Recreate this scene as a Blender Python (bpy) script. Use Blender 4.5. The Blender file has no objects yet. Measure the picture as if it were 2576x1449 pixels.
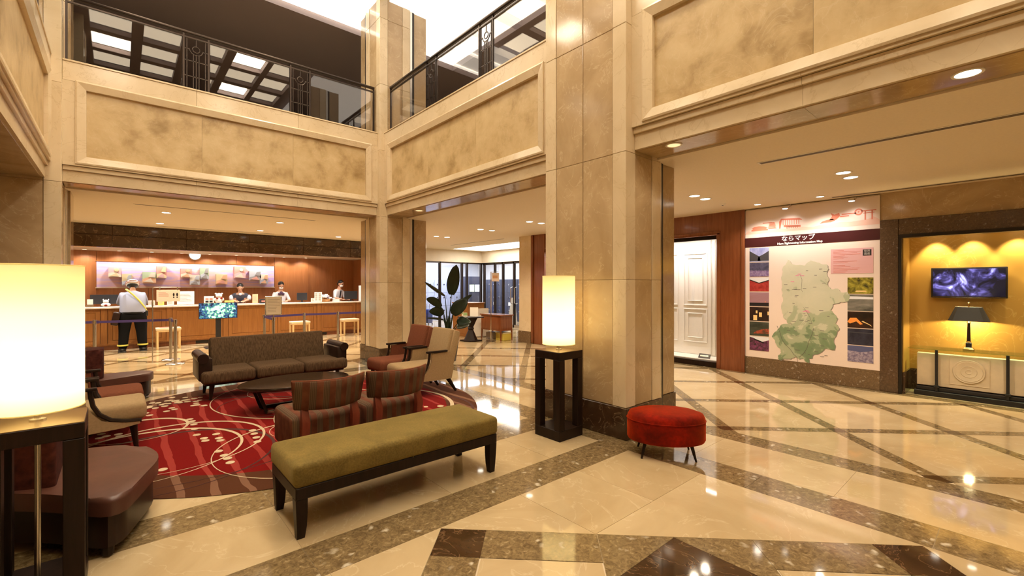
import bpy, bmesh, math, random
from mathutils import Vector, Matrix
random.seed(7)
PI = math.pi
sc = bpy.context.scene
C = sc.collection

# ---------------------------------------------------------------- camera, world, exposure
cd = bpy.data.cameras.new('camera'); cam = bpy.data.objects.new('camera', cd); C.objects.link(cam)
cam.location = (0, 0, 1.5); cam.rotation_euler = (PI/2, 0, math.radians(48.8-90))
cd.sensor_width = 36.0; cd.lens = 1131/2576*36; cd.shift_y = -5.5/2576
cd.clip_start = 0.05; cd.clip_end = 100
sc.camera = cam
w = bpy.data.worlds.new('world'); sc.world = w; w.use_nodes = True
w.node_tree.nodes['Background'].inputs[0].default_value = (1.0, 0.9, 0.75, 1)
w.node_tree.nodes['Background'].inputs[1].default_value = 0.05
sc.view_settings.view_transform = 'Standard'; sc.view_settings.look = 'None'
sc.view_settings.gamma = 1.0; sc.view_settings.use_curve_mapping = False
sc.view_settings.exposure = 0.32
try:
    sc.cycles.max_bounces = 8; sc.cycles.diffuse_bounces = 4; sc.cycles.glossy_bounces = 4
    sc.cycles.transparent_max_bounces = 12; sc.cycles.transmission_bounces = 6
    sc.cycles.sample_clamp_indirect = 4.0; sc.cycles.caustics_reflective = False; sc.cycles.caustics_refractive = False
    sc.cycles.use_denoising = True
except Exception:
    pass
WARM = (1.0, 0.83, 0.60); SOFT = (1.0, 0.88, 0.70); COOL = (0.80, 0.86, 1.0)

def area_light(name, loc, size, power, color=WARM, size_y=None, rot=(0, 0, 0), spread=180, parent=None, disk=False):
    l = bpy.data.lights.new(name, 'AREA'); l.energy = power; l.color = color; l.size = size
    if disk: l.shape = 'DISK'
    elif size_y: l.shape = 'RECTANGLE'; l.size_y = size_y
    l.spread = math.radians(spread)
    o = bpy.data.objects.new(name, l); C.objects.link(o); o.location = loc; o.rotation_euler = rot
    if parent: o.parent = parent
    return o
def spot_light(name, loc, power, color=WARM, angle=90, blend=0.6, rot=(0, 0, 0), parent=None, r=0.03):
    l = bpy.data.lights.new(name, 'SPOT'); l.energy = power; l.color = color
    l.spot_size = math.radians(angle); l.spot_blend = blend; l.shadow_soft_size = r
    o = bpy.data.objects.new(name, l); C.objects.link(o); o.location = loc; o.rotation_euler = rot
    if parent: o.parent = parent
    return o
def point_light(name, loc, power, color=WARM, r=0.05, parent=None):
    l = bpy.data.lights.new(name, 'POINT'); l.energy = power; l.color = color; l.shadow_soft_size = r
    o = bpy.data.objects.new(name, l); C.objects.link(o); o.location = loc
    if parent: o.parent = parent
    return o

# large area light: the lit ceiling panel of the entrance hall (the atrium is lit by its luminous coffer panels)
area_light('entrance_ceiling_light', (9.7, 11.6, 2.78), 1.0, 70, (1, .95, .85), 3.0)

# ---------------------------------------------------------------- mesh helpers
class MB:
    def __init__(s): s.bm = bmesh.new(); s.mi = 0
    def _tag(s, n0):
        s.bm.faces.ensure_lookup_table()
        for f in s.bm.faces[n0:]: f.material_index = s.mi
    def box(s, x0, x1, y0, y1, z0, z1, r=0, seg=2, M=None):
        n0 = len(s.bm.faces)
        m = Matrix.Translation(((x0+x1)/2, (y0+y1)/2, (z0+z1)/2)) @ Matrix.Diagonal((abs(x1-x0), abs(y1-y0), abs(z1-z0), 1))
        if M: m = M @ m
        v = bmesh.ops.create_cube(s.bm, size=1, matrix=m)['verts']
        if r > 0:
            e = list({e for q in v for e in q.link_edges})
            bmesh.ops.bevel(s.bm, geom=e, offset=r, segments=seg, affect='EDGES', profile=0.5)
        s._tag(n0); return s
    def prism(s, poly, z0, z1, M=None, ins=0, r=0, seg=3):
        n0 = len(s.bm.faces); M = M or Matrix()
        a = 0.5*sum(poly[i][0]*poly[(i+1) % len(poly)][1]-poly[(i+1) % len(poly)][0]*poly[i][1] for i in range(len(poly)))
        if a < 0: poly = poly[::-1]
        b = [s.bm.verts.new(M @ Vector((p[0], p[1], z0))) for p in poly]
        t = [s.bm.verts.new(M @ Vector((p[0], p[1], z1))) for p in poly]
        n = len(poly)
        s.bm.faces.new(b[::-1]); tf = s.bm.faces.new(t)
        for i in range(n): s.bm.faces.new((b[i], b[(i+1) % n], t[(i+1) % n], t[i]))
        if r > 0:
            bmesh.ops.bevel(s.bm, geom=list(tf.edges), offset=r, segments=seg, affect='EDGES', profile=0.5)
        s._tag(n0); return s
    def cyl(s, p0, p1, r0, r1=None, n=12, cap=True):
        n0 = len(s.bm.faces); r1 = r0 if r1 is None else r1
        p0 = Vector(p0); p1 = Vector(p1); d = (p1-p0).normalized()
        u = d.orthogonal().normalized(); v = d.cross(u)
        A = []; B = []
        for i in range(n):
            a = 2*PI*i/n; o = u*math.cos(a)+v*math.sin(a)
            A.append(s.bm.verts.new(p0+o*r0)); B.append(s.bm.verts.new(p1+o*r1))
        for i in range(n): s.bm.faces.new((A[i], A[(i+1) % n], B[(i+1) % n], B[i]))
        if cap: s.bm.faces.new(A[::-1]); s.bm.faces.new(B)
        s._tag(n0); return s
    def tube(s, pts, r, n=8, close=False):
        n0 = len(s.bm.faces); pts = [Vector(p) for p in pts]; N = len(pts); rings = []
        rr = r if isinstance(r, (list, tuple)) else [r]*N
        up = None
        for i, p in enumerate(pts):
            a = pts[(i-1) % N] if (i > 0 or close) else p
            b = pts[(i+1) % N] if (i < N-1 or close) else p
            d = (b-a).normalized()
            if up is None: up = d.orthogonal().normalized()
            u = (up-d*up.dot(d)); u = u.normalized() if u.length > 1e-6 else d.orthogonal().normalized(); up = u
            v = d.cross(u)
            rings.append([s.bm.verts.new(p+(u*math.cos(2*PI*k/n)+v*math.sin(2*PI*k/n))*rr[i]) for k in range(n)])
        for i in range(N if close else N-1):
            A = rings[i]; B = rings[(i+1) % N]
            for k in range(n): s.bm.faces.new((A[k], A[(k+1) % n], B[(k+1) % n], B[k]))
        if not close: s.bm.faces.new(rings[0][::-1]); s.bm.faces.new(rings[-1])
        s._tag(n0); return s
    def lathe(s, prof, c=(0, 0, 0), n=24, sx=1, sy=1, rot=0):
        n0 = len(s.bm.faces); rings = []
        for (r, z) in prof:
            if r < 1e-5: rings.append([s.bm.verts.new((c[0], c[1], c[2]+z))])
            else:
                ring = []
                for k in range(n):
                    a = 2*PI*k/n; x = math.cos(a)*r*sx; y = math.sin(a)*r*sy
                    ring.append(s.bm.verts.new((c[0]+x*math.cos(rot)-y*math.sin(rot), c[1]+x*math.sin(rot)+y*math.cos(rot), c[2]+z)))
                rings.append(ring)
        for A, B in zip(rings, rings[1:]):
            if len(A) == 1 and len(B) == 1: continue
            for k in range(n):
                k2 = (k+1) % n
                if len(A) == 1: s.bm.faces.new((A[0], B[k2], B[k]))
                elif len(B) == 1: s.bm.faces.new((A[k], A[k2], B[0]))
                else: s.bm.faces.new((A[k], A[k2], B[k2], B[k]))
        for R in (rings[0], rings[-1]):
            if len(R) > 1:
                try: s.bm.faces.new(R)
                except Exception: pass
        s._tag(n0); return s
    def ell(s, c, r, n=12, M=None):
        n0 = len(s.bm.faces)
        m = Matrix.Translation(c) @ (M or Matrix()) @ Matrix.Diagonal((r[0], r[1], r[2], 1))
        bmesh.ops.create_uvsphere(s.bm, u_segments=n, v_segments=max(6, n*2//3), radius=1, matrix=m)
        s._tag(n0); return s
    def face(s, pts):
        n0 = len(s.bm.faces); s.bm.faces.new([s.bm.verts.new(p) for p in pts]); s._tag(n0); return s
    def grid(s, rows, thick=None):
        n0 = len(s.bm.faces); V = [[s.bm.verts.new(p) for p in r] for r in rows]
        for i in range(len(V)-1):
            for j in range(len(V[0])-1): s.bm.faces.new((V[i][j], V[i][j+1], V[i+1][j+1], V[i+1][j]))
        s._tag(n0); return s
    def mat(s, i): s.mi = i; return s
    def build(s, name, m, parent=None, ang=35, fix=True, data=False):
        if fix: bmesh.ops.recalc_face_normals(s.bm, faces=s.bm.faces)
        me = bpy.data.meshes.new(name); s.bm.to_mesh(me); s.bm.free()
        for x in (m if isinstance(m, (list, tuple)) else [m]): me.materials.append(x)
        me.polygons.foreach_set('use_smooth', [True]*len(me.polygons))
        me.set_sharp_from_angle(angle=math.radians(ang))
        o = bpy.data.objects.new(name, me); C.objects.link(o)
        if parent: o.parent = parent
        return o

def tag(o, label=None, cat=None, group=None, kind=None):
    if label: o['label'] = label
    if cat: o['category'] = cat
    if group: o['group'] = group
    if kind: o['kind'] = kind
    return o
def thing(name, label, cat, loc=(0, 0, 0), rz=0, group=None, kind=None):
    o = bpy.data.objects.new(name, None); C.objects.link(o); o.location = loc; o.rotation_euler = (0, 0, rz)
    o.empty_display_size = 0.1
    return tag(o, label, cat, group, kind)
def copy_tree(o, parent=None):
    kids = list(o.children); c = o.copy(); C.objects.link(c); c.parent = parent
    for k in kids: copy_tree(k, c)
    return c
def dup(root, loc, rz, label, group=None):
    r = copy_tree(root); r.location = loc; r.rotation_euler = (0, 0, rz); tag(r, label, None, group); return r
def B(name, m, *a, parent=None, **k):
    return MB().box(*a, **k).build(name, m, parent)

# ---------------------------------------------------------------- materials
def new(name):
    m = bpy.data.materials.new(name); m.use_nodes = True
    nt = m.node_tree; p = nt.nodes['Principled BSDF']
    return m, nt, p
def N(nt, t, **k):
    n = nt.nodes.new(t)
    for a, b in k.items():
        if hasattr(n, a): setattr(n, a, b)
        else: n.inputs[a].default_value = b
    return n
def rgb(c): return (c[0], c[1], c[2], 1)
def ramp(nt, fac, stops):
    r = nt.nodes.new('ShaderNodeValToRGB'); e = r.color_ramp.elements
    while len(e) < len(stops): e.new(0.5)
    for i, (p, c) in enumerate(stops): e[i].position = p; e[i].color = rgb(c)
    nt.links.new(fac, r.inputs[0]); return r
def coord(nt, rnd=True, scale=(1, 1, 1)):
    tc = nt.nodes.new('ShaderNodeTexCoord'); v = tc.outputs['Object']
    mp = nt.nodes.new('ShaderNodeMapping'); mp.inputs['Scale'].default_value = scale
    nt.links.new(v, mp.inputs[0]); v = mp.outputs[0]
    if rnd:
        oi = nt.nodes.new('ShaderNodeObjectInfo')
        mu = N(nt, 'ShaderNodeMath', operation='MULTIPLY'); mu.inputs[1].default_value = 37.0
        nt.links.new(oi.outputs['Random'], mu.inputs[0])
        ad = N(nt, 'ShaderNodeVectorMath', operation='ADD'); nt.links.new(v, ad.inputs[0]); nt.links.new(mu.outputs[0], ad.inputs[1]); v = ad.outputs[0]
    return v
def mix(nt, fac, a, b, bt='MIX'):
    m = nt.nodes.new('ShaderNodeMix'); m.data_type = 'RGBA'; m.blend_type = bt
    for s, x in ((0, fac), (6, a), (7, b)):
        if isinstance(x, (int, float)): m.inputs[s].default_value = x
        elif isinstance(x, tuple): m.inputs[s].default_value = rgb(x)
        else: nt.links.new(x, m.inputs[s])
    return m.outputs[2]
def plain(name, c, rough=0.5, metal=0.0, spec=0.5, var=0.0, scale=6, bump=0.0, sheen=0.0, coat=0.0):
    m, nt, p = new(name)
    p.inputs['Base Color'].default_value = rgb(c); p.inputs['Roughness'].default_value = rough
    p.inputs['Metallic'].default_value = metal; p.inputs['Specular IOR Level'].default_value = spec
    if sheen: p.inputs['Sheen Weight'].default_value = sheen; p.inputs['Sheen Roughness'].default_value = 0.4
    if coat: p.inputs['Coat Weight'].default_value = coat; p.inputs['Coat Roughness'].default_value = 0.08
    if var or bump:
        v = coord(nt); n = N(nt, 'ShaderNodeTexNoise', Scale=scale, Detail=5.0, Roughness=0.6); nt.links.new(v, n.inputs['Vector'])
        if var:
            lo = tuple(x*(1-var) for x in c); hi = tuple(min(1, x*(1+var)) for x in c)
            r = ramp(nt, n.outputs[0], [(0.3, lo), (0.7, hi)]); nt.links.new(r.outputs[0], p.inputs['Base Color'])
        if bump:
            b = N(nt, 'ShaderNodeBump', Strength=bump, Distance=0.01); nt.links.new(n.outputs[0], b.inputs['Height']); nt.links.new(b.outputs[0], p.inputs['Normal'])
    return m
def emit(name, c, s):
    m, nt, p = new(name); p.inputs['Base Color'].default_value = rgb(c); p.inputs['Emission Color'].default_value = rgb(c); p.inputs['Emission Strength'].default_value = s
    return m
def marble(name, c1, c2, vein, scale=1.2, rough=0.1, amt=0.5, vscale=2.5, width=0.02, dist=1.2, c3=None):
    m, nt, p = new(name); v = coord(nt)
    n1 = N(nt, 'ShaderNodeTexNoise', Scale=scale, Detail=6.0, Roughness=0.6, Distortion=dist); nt.links.new(v, n1.inputs['Vector'])
    st = [(0.32, c1), (0.68, c2)] if not c3 else [(0.28, c1), (0.5, c2), (0.72, c3)]
    r1 = ramp(nt, n1.outputs[0], st)
    n2 = N(nt, 'ShaderNodeTexNoise', Scale=vscale, Detail=7.0, Roughness=0.55, Distortion=1.6); nt.links.new(v, n2.inputs['Vector'])
    s = N(nt, 'ShaderNodeMath', operation='SUBTRACT'); s.inputs[1].default_value = 0.5; nt.links.new(n2.outputs[0], s.inputs[0])
    a = N(nt, 'ShaderNodeMath', operation='ABSOLUTE'); nt.links.new(s.outputs[0], a.inputs[0])
    r2 = ramp(nt, a.outputs[0], [(0.0, (amt,)*3), (width, (0, 0, 0))])
    col = mix(nt, r2.outputs[0], r1.outputs[0], vein)
    nt.links.new(col, p.inputs['Base Color']); p.inputs['Roughness'].default_value = rough
    return m
def granite(name, c1, c2, c3, scale=14, rough=0.1, chip=.6):
    m, nt, p = new(name); v = coord(nt)
    n0 = N(nt, 'ShaderNodeTexNoise', Scale=scale*0.6, Detail=3.0); nt.links.new(v, n0.inputs['Vector'])
    wv = mix(nt, 0.12, v, n0.outputs[1])
    vo = N(nt, 'ShaderNodeTexVoronoi', Scale=scale); nt.links.new(wv, vo.inputs['Vector'])
    n1 = N(nt, 'ShaderNodeTexNoise', Scale=scale*1.8, Detail=6.0, Roughness=0.7, Distortion=0.8); nt.links.new(v, n1.inputs['Vector'])
    r1 = ramp(nt, n1.outputs[0], [(0.3, c1), (0.6, c2), (0.75, c3)])
    sp = N(nt, 'ShaderNodeSeparateColor'); nt.links.new(vo.outputs['Color'], sp.inputs[0])
    r2 = ramp(nt, sp.outputs[0], [(0.80, (0, 0, 0)), (0.9, (chip,)*3)])
    e = ramp(nt, vo.outputs['Distance'], [(0.12, (1, 1, 1)), (0.4, (0, 0, 0))])
    f = N(nt, 'ShaderNodeMath', operation='MULTIPLY'); nt.links.new(r2.outputs[0], f.inputs[0]); nt.links.new(e.outputs[0], f.inputs[1])
    nt.links.new(mix(nt, f.outputs[0], r1.outputs[0], (0.80, 0.72, 0.58)), p.inputs['Base Color'])
    p.inputs['Roughness'].default_value = rough
    return m
def wood(name, c1, c2, rough=0.35, axis='z', scale=3, coat=0.0, spec=.5):
    m, nt, p = new(name)
    s = {'z': (9, 9, 0.6), 'x': (0.6, 9, 9), 'y': (9, 0.6, 9)}[axis]
    v = coord(nt, True, s)
    n = N(nt, 'ShaderNodeTexNoise', Scale=scale, Detail=6.0, Roughness=0.65, Distortion=0.6); nt.links.new(v, n.inputs['Vector'])
    r = ramp(nt, n.outputs[0], [(0.3, c1), (0.7, c2)]); nt.links.new(r.outputs[0], p.inputs['Base Color'])
    p.inputs['Roughness'].default_value = rough; p.inputs['Specular IOR Level'].default_value = spec
    if coat: p.inputs['Coat Weight'].default_value = coat; p.inputs['Coat Roughness'].default_value = 0.1
    return m
def fabric(name, c, rough=0.9, var=0.25, scale=120, sheen=0.3, bump=0.15, big=0.0, stretch=(1, 1, 1), tint=(1, 1, 1)):
    m, nt, p = new(name); v = coord(nt, False, stretch)
    n = N(nt, 'ShaderNodeTexNoise', Scale=scale, Detail=2.0); nt.links.new(v, n.inputs['Vector'])
    lo = tuple(x*(1-var) for x in c); hi = tuple(min(1, x*(1+var)) for x in c)
    r = ramp(nt, n.outputs[0], [(0.3, lo), (0.7, hi)]); col = r.outputs[0]
    if big:
        n2 = N(nt, 'ShaderNodeTexNoise', Scale=5.0, Detail=5.0, Distortion=0.8); nt.links.new(v, n2.inputs['Vector'])
        r2 = ramp(nt, n2.outputs[0], [(0.3, (1-big,)*3), (0.7, (1, 1, 1))]); col = mix(nt, 1.0, col, r2.outputs[0], 'MULTIPLY')
    nt.links.new(col, p.inputs['Base Color']); p.inputs['Roughness'].default_value = rough
    p.inputs['Sheen Weight'].default_value = sheen; p.inputs['Sheen Tint'].default_value = rgb(tint); p.inputs['Specular IOR Level'].default_value = 0.12
    b = N(nt, 'ShaderNodeBump', Strength=bump, Distance=0.004); nt.links.new(n.outputs[0], b.inputs['Height']); nt.links.new(b.outputs[0], p.inputs['Normal'])
    return m
def pane(name, tint=(1, 1, 1), refl=1.0, ior=1.5):
    m = bpy.data.materials.new(name); m.use_nodes = True; nt = m.node_tree; nt.nodes.clear()
    o = nt.nodes.new('ShaderNodeOutputMaterial'); t = nt.nodes.new('ShaderNodeBsdfTransparent'); g = nt.nodes.new('ShaderNodeBsdfGlossy')
    t.inputs[0].default_value = rgb(tint); g.inputs['Roughness'].default_value = 0.01; g.inputs[0].default_value = (refl, refl, refl, 1)
    f = nt.nodes.new('ShaderNodeFresnel'); ge = nt.nodes.new('ShaderNodeNewGeometry'); mi = nt.nodes.new('ShaderNodeMix'); mi.inputs[2].default_value = ior; mi.inputs[3].default_value = 1/ior
    nt.links.new(ge.outputs['Backfacing'], mi.inputs[0]); nt.links.new(mi.outputs[0], f.inputs[0]); mx = nt.nodes.new('ShaderNodeMixShader')
    nt.links.new(f.outputs[0], mx.inputs[0]); nt.links.new(t.outputs[0], mx.inputs[1]); nt.links.new(g.outputs[0], mx.inputs[2]); nt.links.new(mx.outputs[0], o.inputs[0])
    return m

M = {}
M['cream'] = marble('cream_marble', (.62, .49, .31), (.74, .61, .42), (.48, .34, .18), 1.1, .14, .35, 1.6, .012)
M['tan'] = marble('tan_marble', (.40, .275, .145), (.54, .40, .235), (.68, .55, .36), 1.3, .12, .5, 2.6, .010, 1.4)
M['panel'] = marble('mottled_stone', (.33, .215, .085), (.56, .41, .21), (.72, .60, .40), 3.0, .35, .25, 3.0, .012, 0.15, (.66, .51, .29))
M['floor'] = marble('floor_marble', (.43, .31, .165), (.56, .435, .26), (.70, .58, .40), .8, .045, .35, 1.3, .008, 1.5)
M['band'] = granite('brown_granite', (.085, .055, .024), (.25, .175, .085), (.50, .40, .25), 17, .07)
M['inset'] = marble('dark_marble_inset', (.03, .015, .007), (.075, .038, .017), (.30, .18, .09), 2.4, .06, .5, 3.4, .010)
M['emperador'] = marble('dark_marble', (.035, .018, .009), (.085, .044, .022), (.40, .27, .16), 2.2, .12, .55, 3.2, .008)
M['frame_granite'] = granite('frame_granite', (.055, .03, .017), (.11, .065, .035), (.22, .14, .08), 30, .15, .16)
M['base_granite'] = granite('base_granite', (.10, .06, .03), (.19, .12, .06), (.32, .22, .13), 30, .2, .3)
M['grout'] = plain('grout', (.60, .49, .34), .6)
M['ceil'] = plain('ceiling_paint', (.82, .71, .54), .7, var=.03, scale=40)
M['darkceil'] = plain('dark_ceiling_paint', (.22, .172, .172), .6)
M['wallpaint'] = plain('warm_plaster', (.70, .60, .45), .6, var=.03)
M['white'] = plain('white_paint', (.85, .80, .72), .5)
M['wood_o'] = wood('honey_wood', (.25, .095, .022), (.36, .15, .038), .35, 'z', 3, .15)
M['wood_w'] = wood('cherry_wall_wood', (.36, .135, .045), (.47, .19, .07), .35, 'z', 2, .3)
M['wood_r'] = wood('mahogany', (.17, .045, .0122), (.25, .075, .025), .25, 'z', 3, .4)
M['wood_d'] = wood('dark_wood', (.010, .005, .003), (.022, .011, .007), .4, 'z', 3, 0, .2)
M['wood_p'] = wood('pale_wood', (.60, .40, .17), (.72, .52, .26), .4, 'z', 3)
M['wood_l'] = wood('red_leg_wood', (.14, .022, .012), (.20, .04, .02), .3, 'z', 3)
M['black'] = plain('black_metal', (.02, .016, .0122), .35, .4)
M['bronze'] = plain('bronze_metal', (.05, .035, .028), .32, .7)
M['steel'] = plain('brushed_steel', (.62, .58, .52), .25, 1.0)
M['chrome'] = plain('chrome', (.8, .78, .74), .08, 1.0)
M['brass'] = plain('brass', (.75, .52, .2), .2, 1.0)
M['plasticb'] = plain('black_plastic', (.015, .015, .017), .35)
M['plasticw'] = plain('white_plastic', (.82, .80, .78), .4)
M['paper'] = plain('paper', (.85, .80, .72), .8)
M['leather'] = plain('brown_leather', (.085, .032, .022), .38, var=.2, scale=5, bump=.15)
M['leather_d'] = plain('dark_leather', (.022, .010, .007), .35, 0, .25, var=.2, scale=9)
M['olive'] = fabric('olive_velvet', (.19, .132, .034), .75, .18, 90, .25, .1, .35, tint=(1, .85, .4))
M['red'] = fabric('red_velvet', (.26, .008, .001), .8, .2, 40, .6, .25, .75, tint=(1, .12, .01))
M['sofa'] = fabric('brown_tweed', (.098, .060, .033), .95, .35, 90, .0, .3, stretch=(1, 1, .15))
M['tanfab'] = fabric('tan_upholstery', (.36, .25, .135), .9, .08, 60, .0)
M['rust'] = fabric('rust_upholstery', (.175, .058, .03), .9, .1, 60, .0)
M['maroon'] = fabric('maroon_pattern', (.055, .014, .010), .85, .45, 24, .0)
M['glass'] = pane('clear_glass', (.97, .97, .96), 1.0, 1.6)
M['railglass'] = pane('railing_glass', (.90, .88, .86), 1.0, 1.7)
M['greenglass'] = pane('shelf_glass', (.80, .93, .88), 1.0, 1.45)
M['lens'] = emit('lamp_lens', (1, .93, .80), 9)
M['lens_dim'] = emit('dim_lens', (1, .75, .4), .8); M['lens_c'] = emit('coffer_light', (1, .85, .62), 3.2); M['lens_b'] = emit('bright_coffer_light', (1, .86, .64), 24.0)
M['skin'] = plain('skin', (.55, .30, .19), .6)
M['hair'] = plain('black_hair', (.012, .009, .008), .5)
M['shirt_w'] = plain('white_shirt', (.62, .60, .62), .8)
M['shirt_b'] = plain('blue_grey_shirt', (.30, .32, .42), .9, spec=.1)
M['trouser'] = plain('black_trousers', (.008, .008, .009), .95, spec=.08)
M['hiviz'] = plain('yellow_webbing', (.65, .62, .12), .7)
M['purple'] = plain('purple_webbing', (.045, .025, .13), .7)
M['leaf'] = plain('dark_leaf', (.012, .028, .012), .35, var=.3, scale=8)
M['soil'] = plain('soil', (.05, .03, .02), .9)

def shade_mat(name, c):
    m = bpy.data.materials.new(name); m.use_nodes = True; nt = m.node_tree; nt.nodes.clear()
    o = nt.nodes.new('ShaderNodeOutputMaterial'); d = nt.nodes.new('ShaderNodeBsdfDiffuse'); t = nt.nodes.new('ShaderNodeBsdfTranslucent')
    d.inputs[0].default_value = rgb(c); t.inputs[0].default_value = rgb(c); mx = nt.nodes.new('ShaderNodeMixShader'); mx.inputs[0].default_value = .6
    nt.links.new(d.outputs[0], mx.inputs[1]); nt.links.new(t.outputs[0], mx.inputs[2]); nt.links.new(mx.outputs[0], o.inputs[0])
    return m
M['shade'] = shade_mat('parchment_shade', (.95, .88, .60))

# ---------------------------------------------------------------- floor: marble slabs, granite bands and dark insets
def clip(poly, a, b, c):
    out = []; n = len(poly)
    for i in range(n):
        p = poly[i]; q = poly[(i+1) % n]
        dp = a*p[0]+b*p[1]-c; dq = a*q[0]+b*q[1]-c
        if dp <= 0: out.append(p)
        if (dp < 0 < dq) or (dq < 0 < dp):
            t = dp/(dp-dq); out.append((p[0]+(q[0]-p[0])*t, p[1]+(q[1]-p[1])*t))
    return out
def parea(p): return abs(0.5*sum(p[i][0]*p[(i+1) % len(p)][1]-p[(i+1) % len(p)][0]*p[i][1] for i in range(len(p))))
def inset(p, d):
    a = 0.5*sum(p[i][0]*p[(i+1) % len(p)][1]-p[(i+1) % len(p)][0]*p[i][1] for i in range(len(p)))
    if a < 0: p = p[::-1]
    q = p
    for i in range(len(p)):
        x0, y0 = p[i]; x1, y1 = p[(i+1) % len(p)]; L = math.hypot(x1-x0, y1-y0)
        if L < 1e-4: continue
        nx, ny = (y1-y0)/L, -(x1-x0)/L
        q = clip(q, nx, ny, nx*x0+ny*y0-d)
        if len(q) < 3: return []
    return q
floor = MB().box(-4.2, 13.4, -4.2, 18.4, -.06, -.004).build('floor', M['grout']); tag(floor, 'polished beige marble floor with brown granite bands', None, None, 'structure')
FT = {'marble_slab': [], 'granite_band': [], 'dark_inset': []}
def ft(kind, poly, *cl):
    for c in cl: poly = clip(poly, *c)
    if len(poly) >= 3 and parea(poly) > 2e-3: FT[kind].append(poly)
def rect(x0, x1, y0, y1): return [(x0, y0), (x1, y0), (x1, y1), (x0, y1)]
def row(kind, x0, x1, y0, y1, step, along, off=0):
    a0, a1 = (x0, x1) if along == 'x' else (y0, y1)
    t = a0; k = math.ceil((a0-off)/step+1e-6)
    while t < a1-1e-6:
        e = min(a1, off+k*step)
        if e-t > .02: ft(kind, rect(t, e, y0, y1) if along == 'x' else rect(x0, x1, t, e))
        t = e; k += 1
# atrium bay with the diamond
cx, cy = 1.5, .39
def q(kind, poly_cl):
    base = rect(cx-2, cx+2, cy-2, cy+2)
    for sx in (1, -1):
        for sy in (1, -1):
            ft(kind, base, (-sx, 0, -sx*cx), (0, -sy, -sy*cy), *[(a*sx, b*sy, c+a*sx*cx+b*sy*cy) for a, b, c in poly_cl])
q('marble_slab', [(-1, -1, -1.99), (1, 0, .67)]); q('marble_slab', [(-1, -1, -1.99), (-1, 0, -.67), (1, 0, 1.31), (0, -1, -1.32)])
q('marble_slab', [(-1, -1, -1.99), (-1, 0, -1.31), (0, -1, -1.32)]); q('marble_slab', [(-1, -1, -1.99), (-1, 0, -.67), (0, 1, 1.32)])
for s in (1, -1):
    a = (0, -1, -.99) if s == 1 else (-1, 0, -.99)
    u = lambda c: (-s, s, c); v = lambda c: (s, -s, -c)
    q('granite_band', [(1, 1, 1.99), (-1, -1, -1.595), a, u(1.595), v(.64)])
    q('granite_band', [(1, 1, 1.99), a, u(.64)])
for (dx, dy) in ((0, 1.79), (0, -1.79), (1.79, 0), (-1.79, 0)):
    x, y = cx+dx, cy+dy; ft('dark_inset', [(x-.2, y), (x, y-.2), (x+.2, y), (x, y+.2)])
for (a, b) in ((0, 1), (0, -1), (1, 0), (-1, 0)):
    tri = [(cx+p*b+a*r, cy+p*a+b*r) for p, r in ((-.345, .99), (.345, .99), (.47, 1.12), (0, 1.585), (-.47, 1.12))]
    ft('marble_slab', tri)
for sx in (0, 1):
    for sy in (0, 1): ft('dark_inset', rect(cx-.99+sx*.99, cx+sx*.99, cy-.99+sy*.99, cy+sy*.99))
# bands between the bays
for (y0, y1, k) in ((2.39, 2.725, 'granite_band'), (2.725, 3.37, 'marble_slab'), (3.37, 3.72, 'granite_band')):
    row(k, -.5, 3.5, y0, y1, 1.02, 'x', .79)
for x0, x1 in ((-.5, .8), (.8, 2.1), (2.1, 3.5)):
    for y0, y1 in ((3.72, 5.0), (5.0, 6.35), (6.35, 7.77)): ft('marble_slab', rect(x0, x1, y0, y1))
row('granite_band', -.5, 3.5, 7.77, 8.10, 1.0, 'x'); row('marble_slab', -.5, 3.5, 8.10, 8.77, 1.0, 'x', .5); row('granite_band', -.5, 3.5, 8.77, 9.03, 1.0, 'x')
row('granite_band', 3.5, 3.83, -4, 9.03, 1.02, 'y', 2.39); row('marble_slab', 3.83, 4.49, -4, 9.03, 1.05, 'y', .9); row('granite_band', 4.49, 4.75, -4, 9.03, 1.05, 'y', .9)
row('granite_band', -.83, -.5, -4, 9.03, 1.0, 'y'); row('marble_slab', -4, -.83, -4, 9.03, 1.0, 'y')
row('marble_slab', -.5, 3.5, -4, -1.61, 1.0, 'x')
# diagonal lattice in the corridor and the reception area
def lattice(R, ulist, wlist, hw=.09):
    for i in range(len(ulist)-1):
        for j in range(len(wlist)-1):
            u0, u1 = ulist[i]+hw, ulist[i+1]-hw; w0, w1 = wlist[j]+hw, wlist[j+1]-hw
            ft('marble_slab', R, (1, -1, u1), (-1, 1, -u0), (1, 1, w1), (-1, -1, -w0))
            ft('granite_band', R, (1, -1, ulist[i]+hw), (-1, 1, -ulist[i]+hw), (1, 1, w1), (-1, -1, -w0))
            ft('granite_band', R, (1, -1, u1), (-1, 1, -u0), (1, 1, wlist[j]+hw), (-1, -1, -wlist[j]+hw))
            ft('dark_inset', R, (1, -1, ulist[i]+hw), (-1, 1, -ulist[i]+hw), (1, 1, wlist[j]+hw), (-1, -1, -wlist[j]+hw))
U = [2.73+1.6*k for k in range(-13, 8)]; W = [6.9+1.66*k for k in range(-6, 15)]
lattice(rect(4.75, 8.05, -4, 9.03), U, W)
lattice(rect(-4, 13, 9.03, 14.1), U, W)
lattice(rect(-4, 13, 14.1, 18), U[:1]+U[-1:], W[:1]+W[-1:])
row('granite_band', 8.05, 8.25, -4, 9.03, 1.2, 'y'); row('marble_slab', 8.25, 9.6, -4, 9.03, 1.2, 'y')
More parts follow.
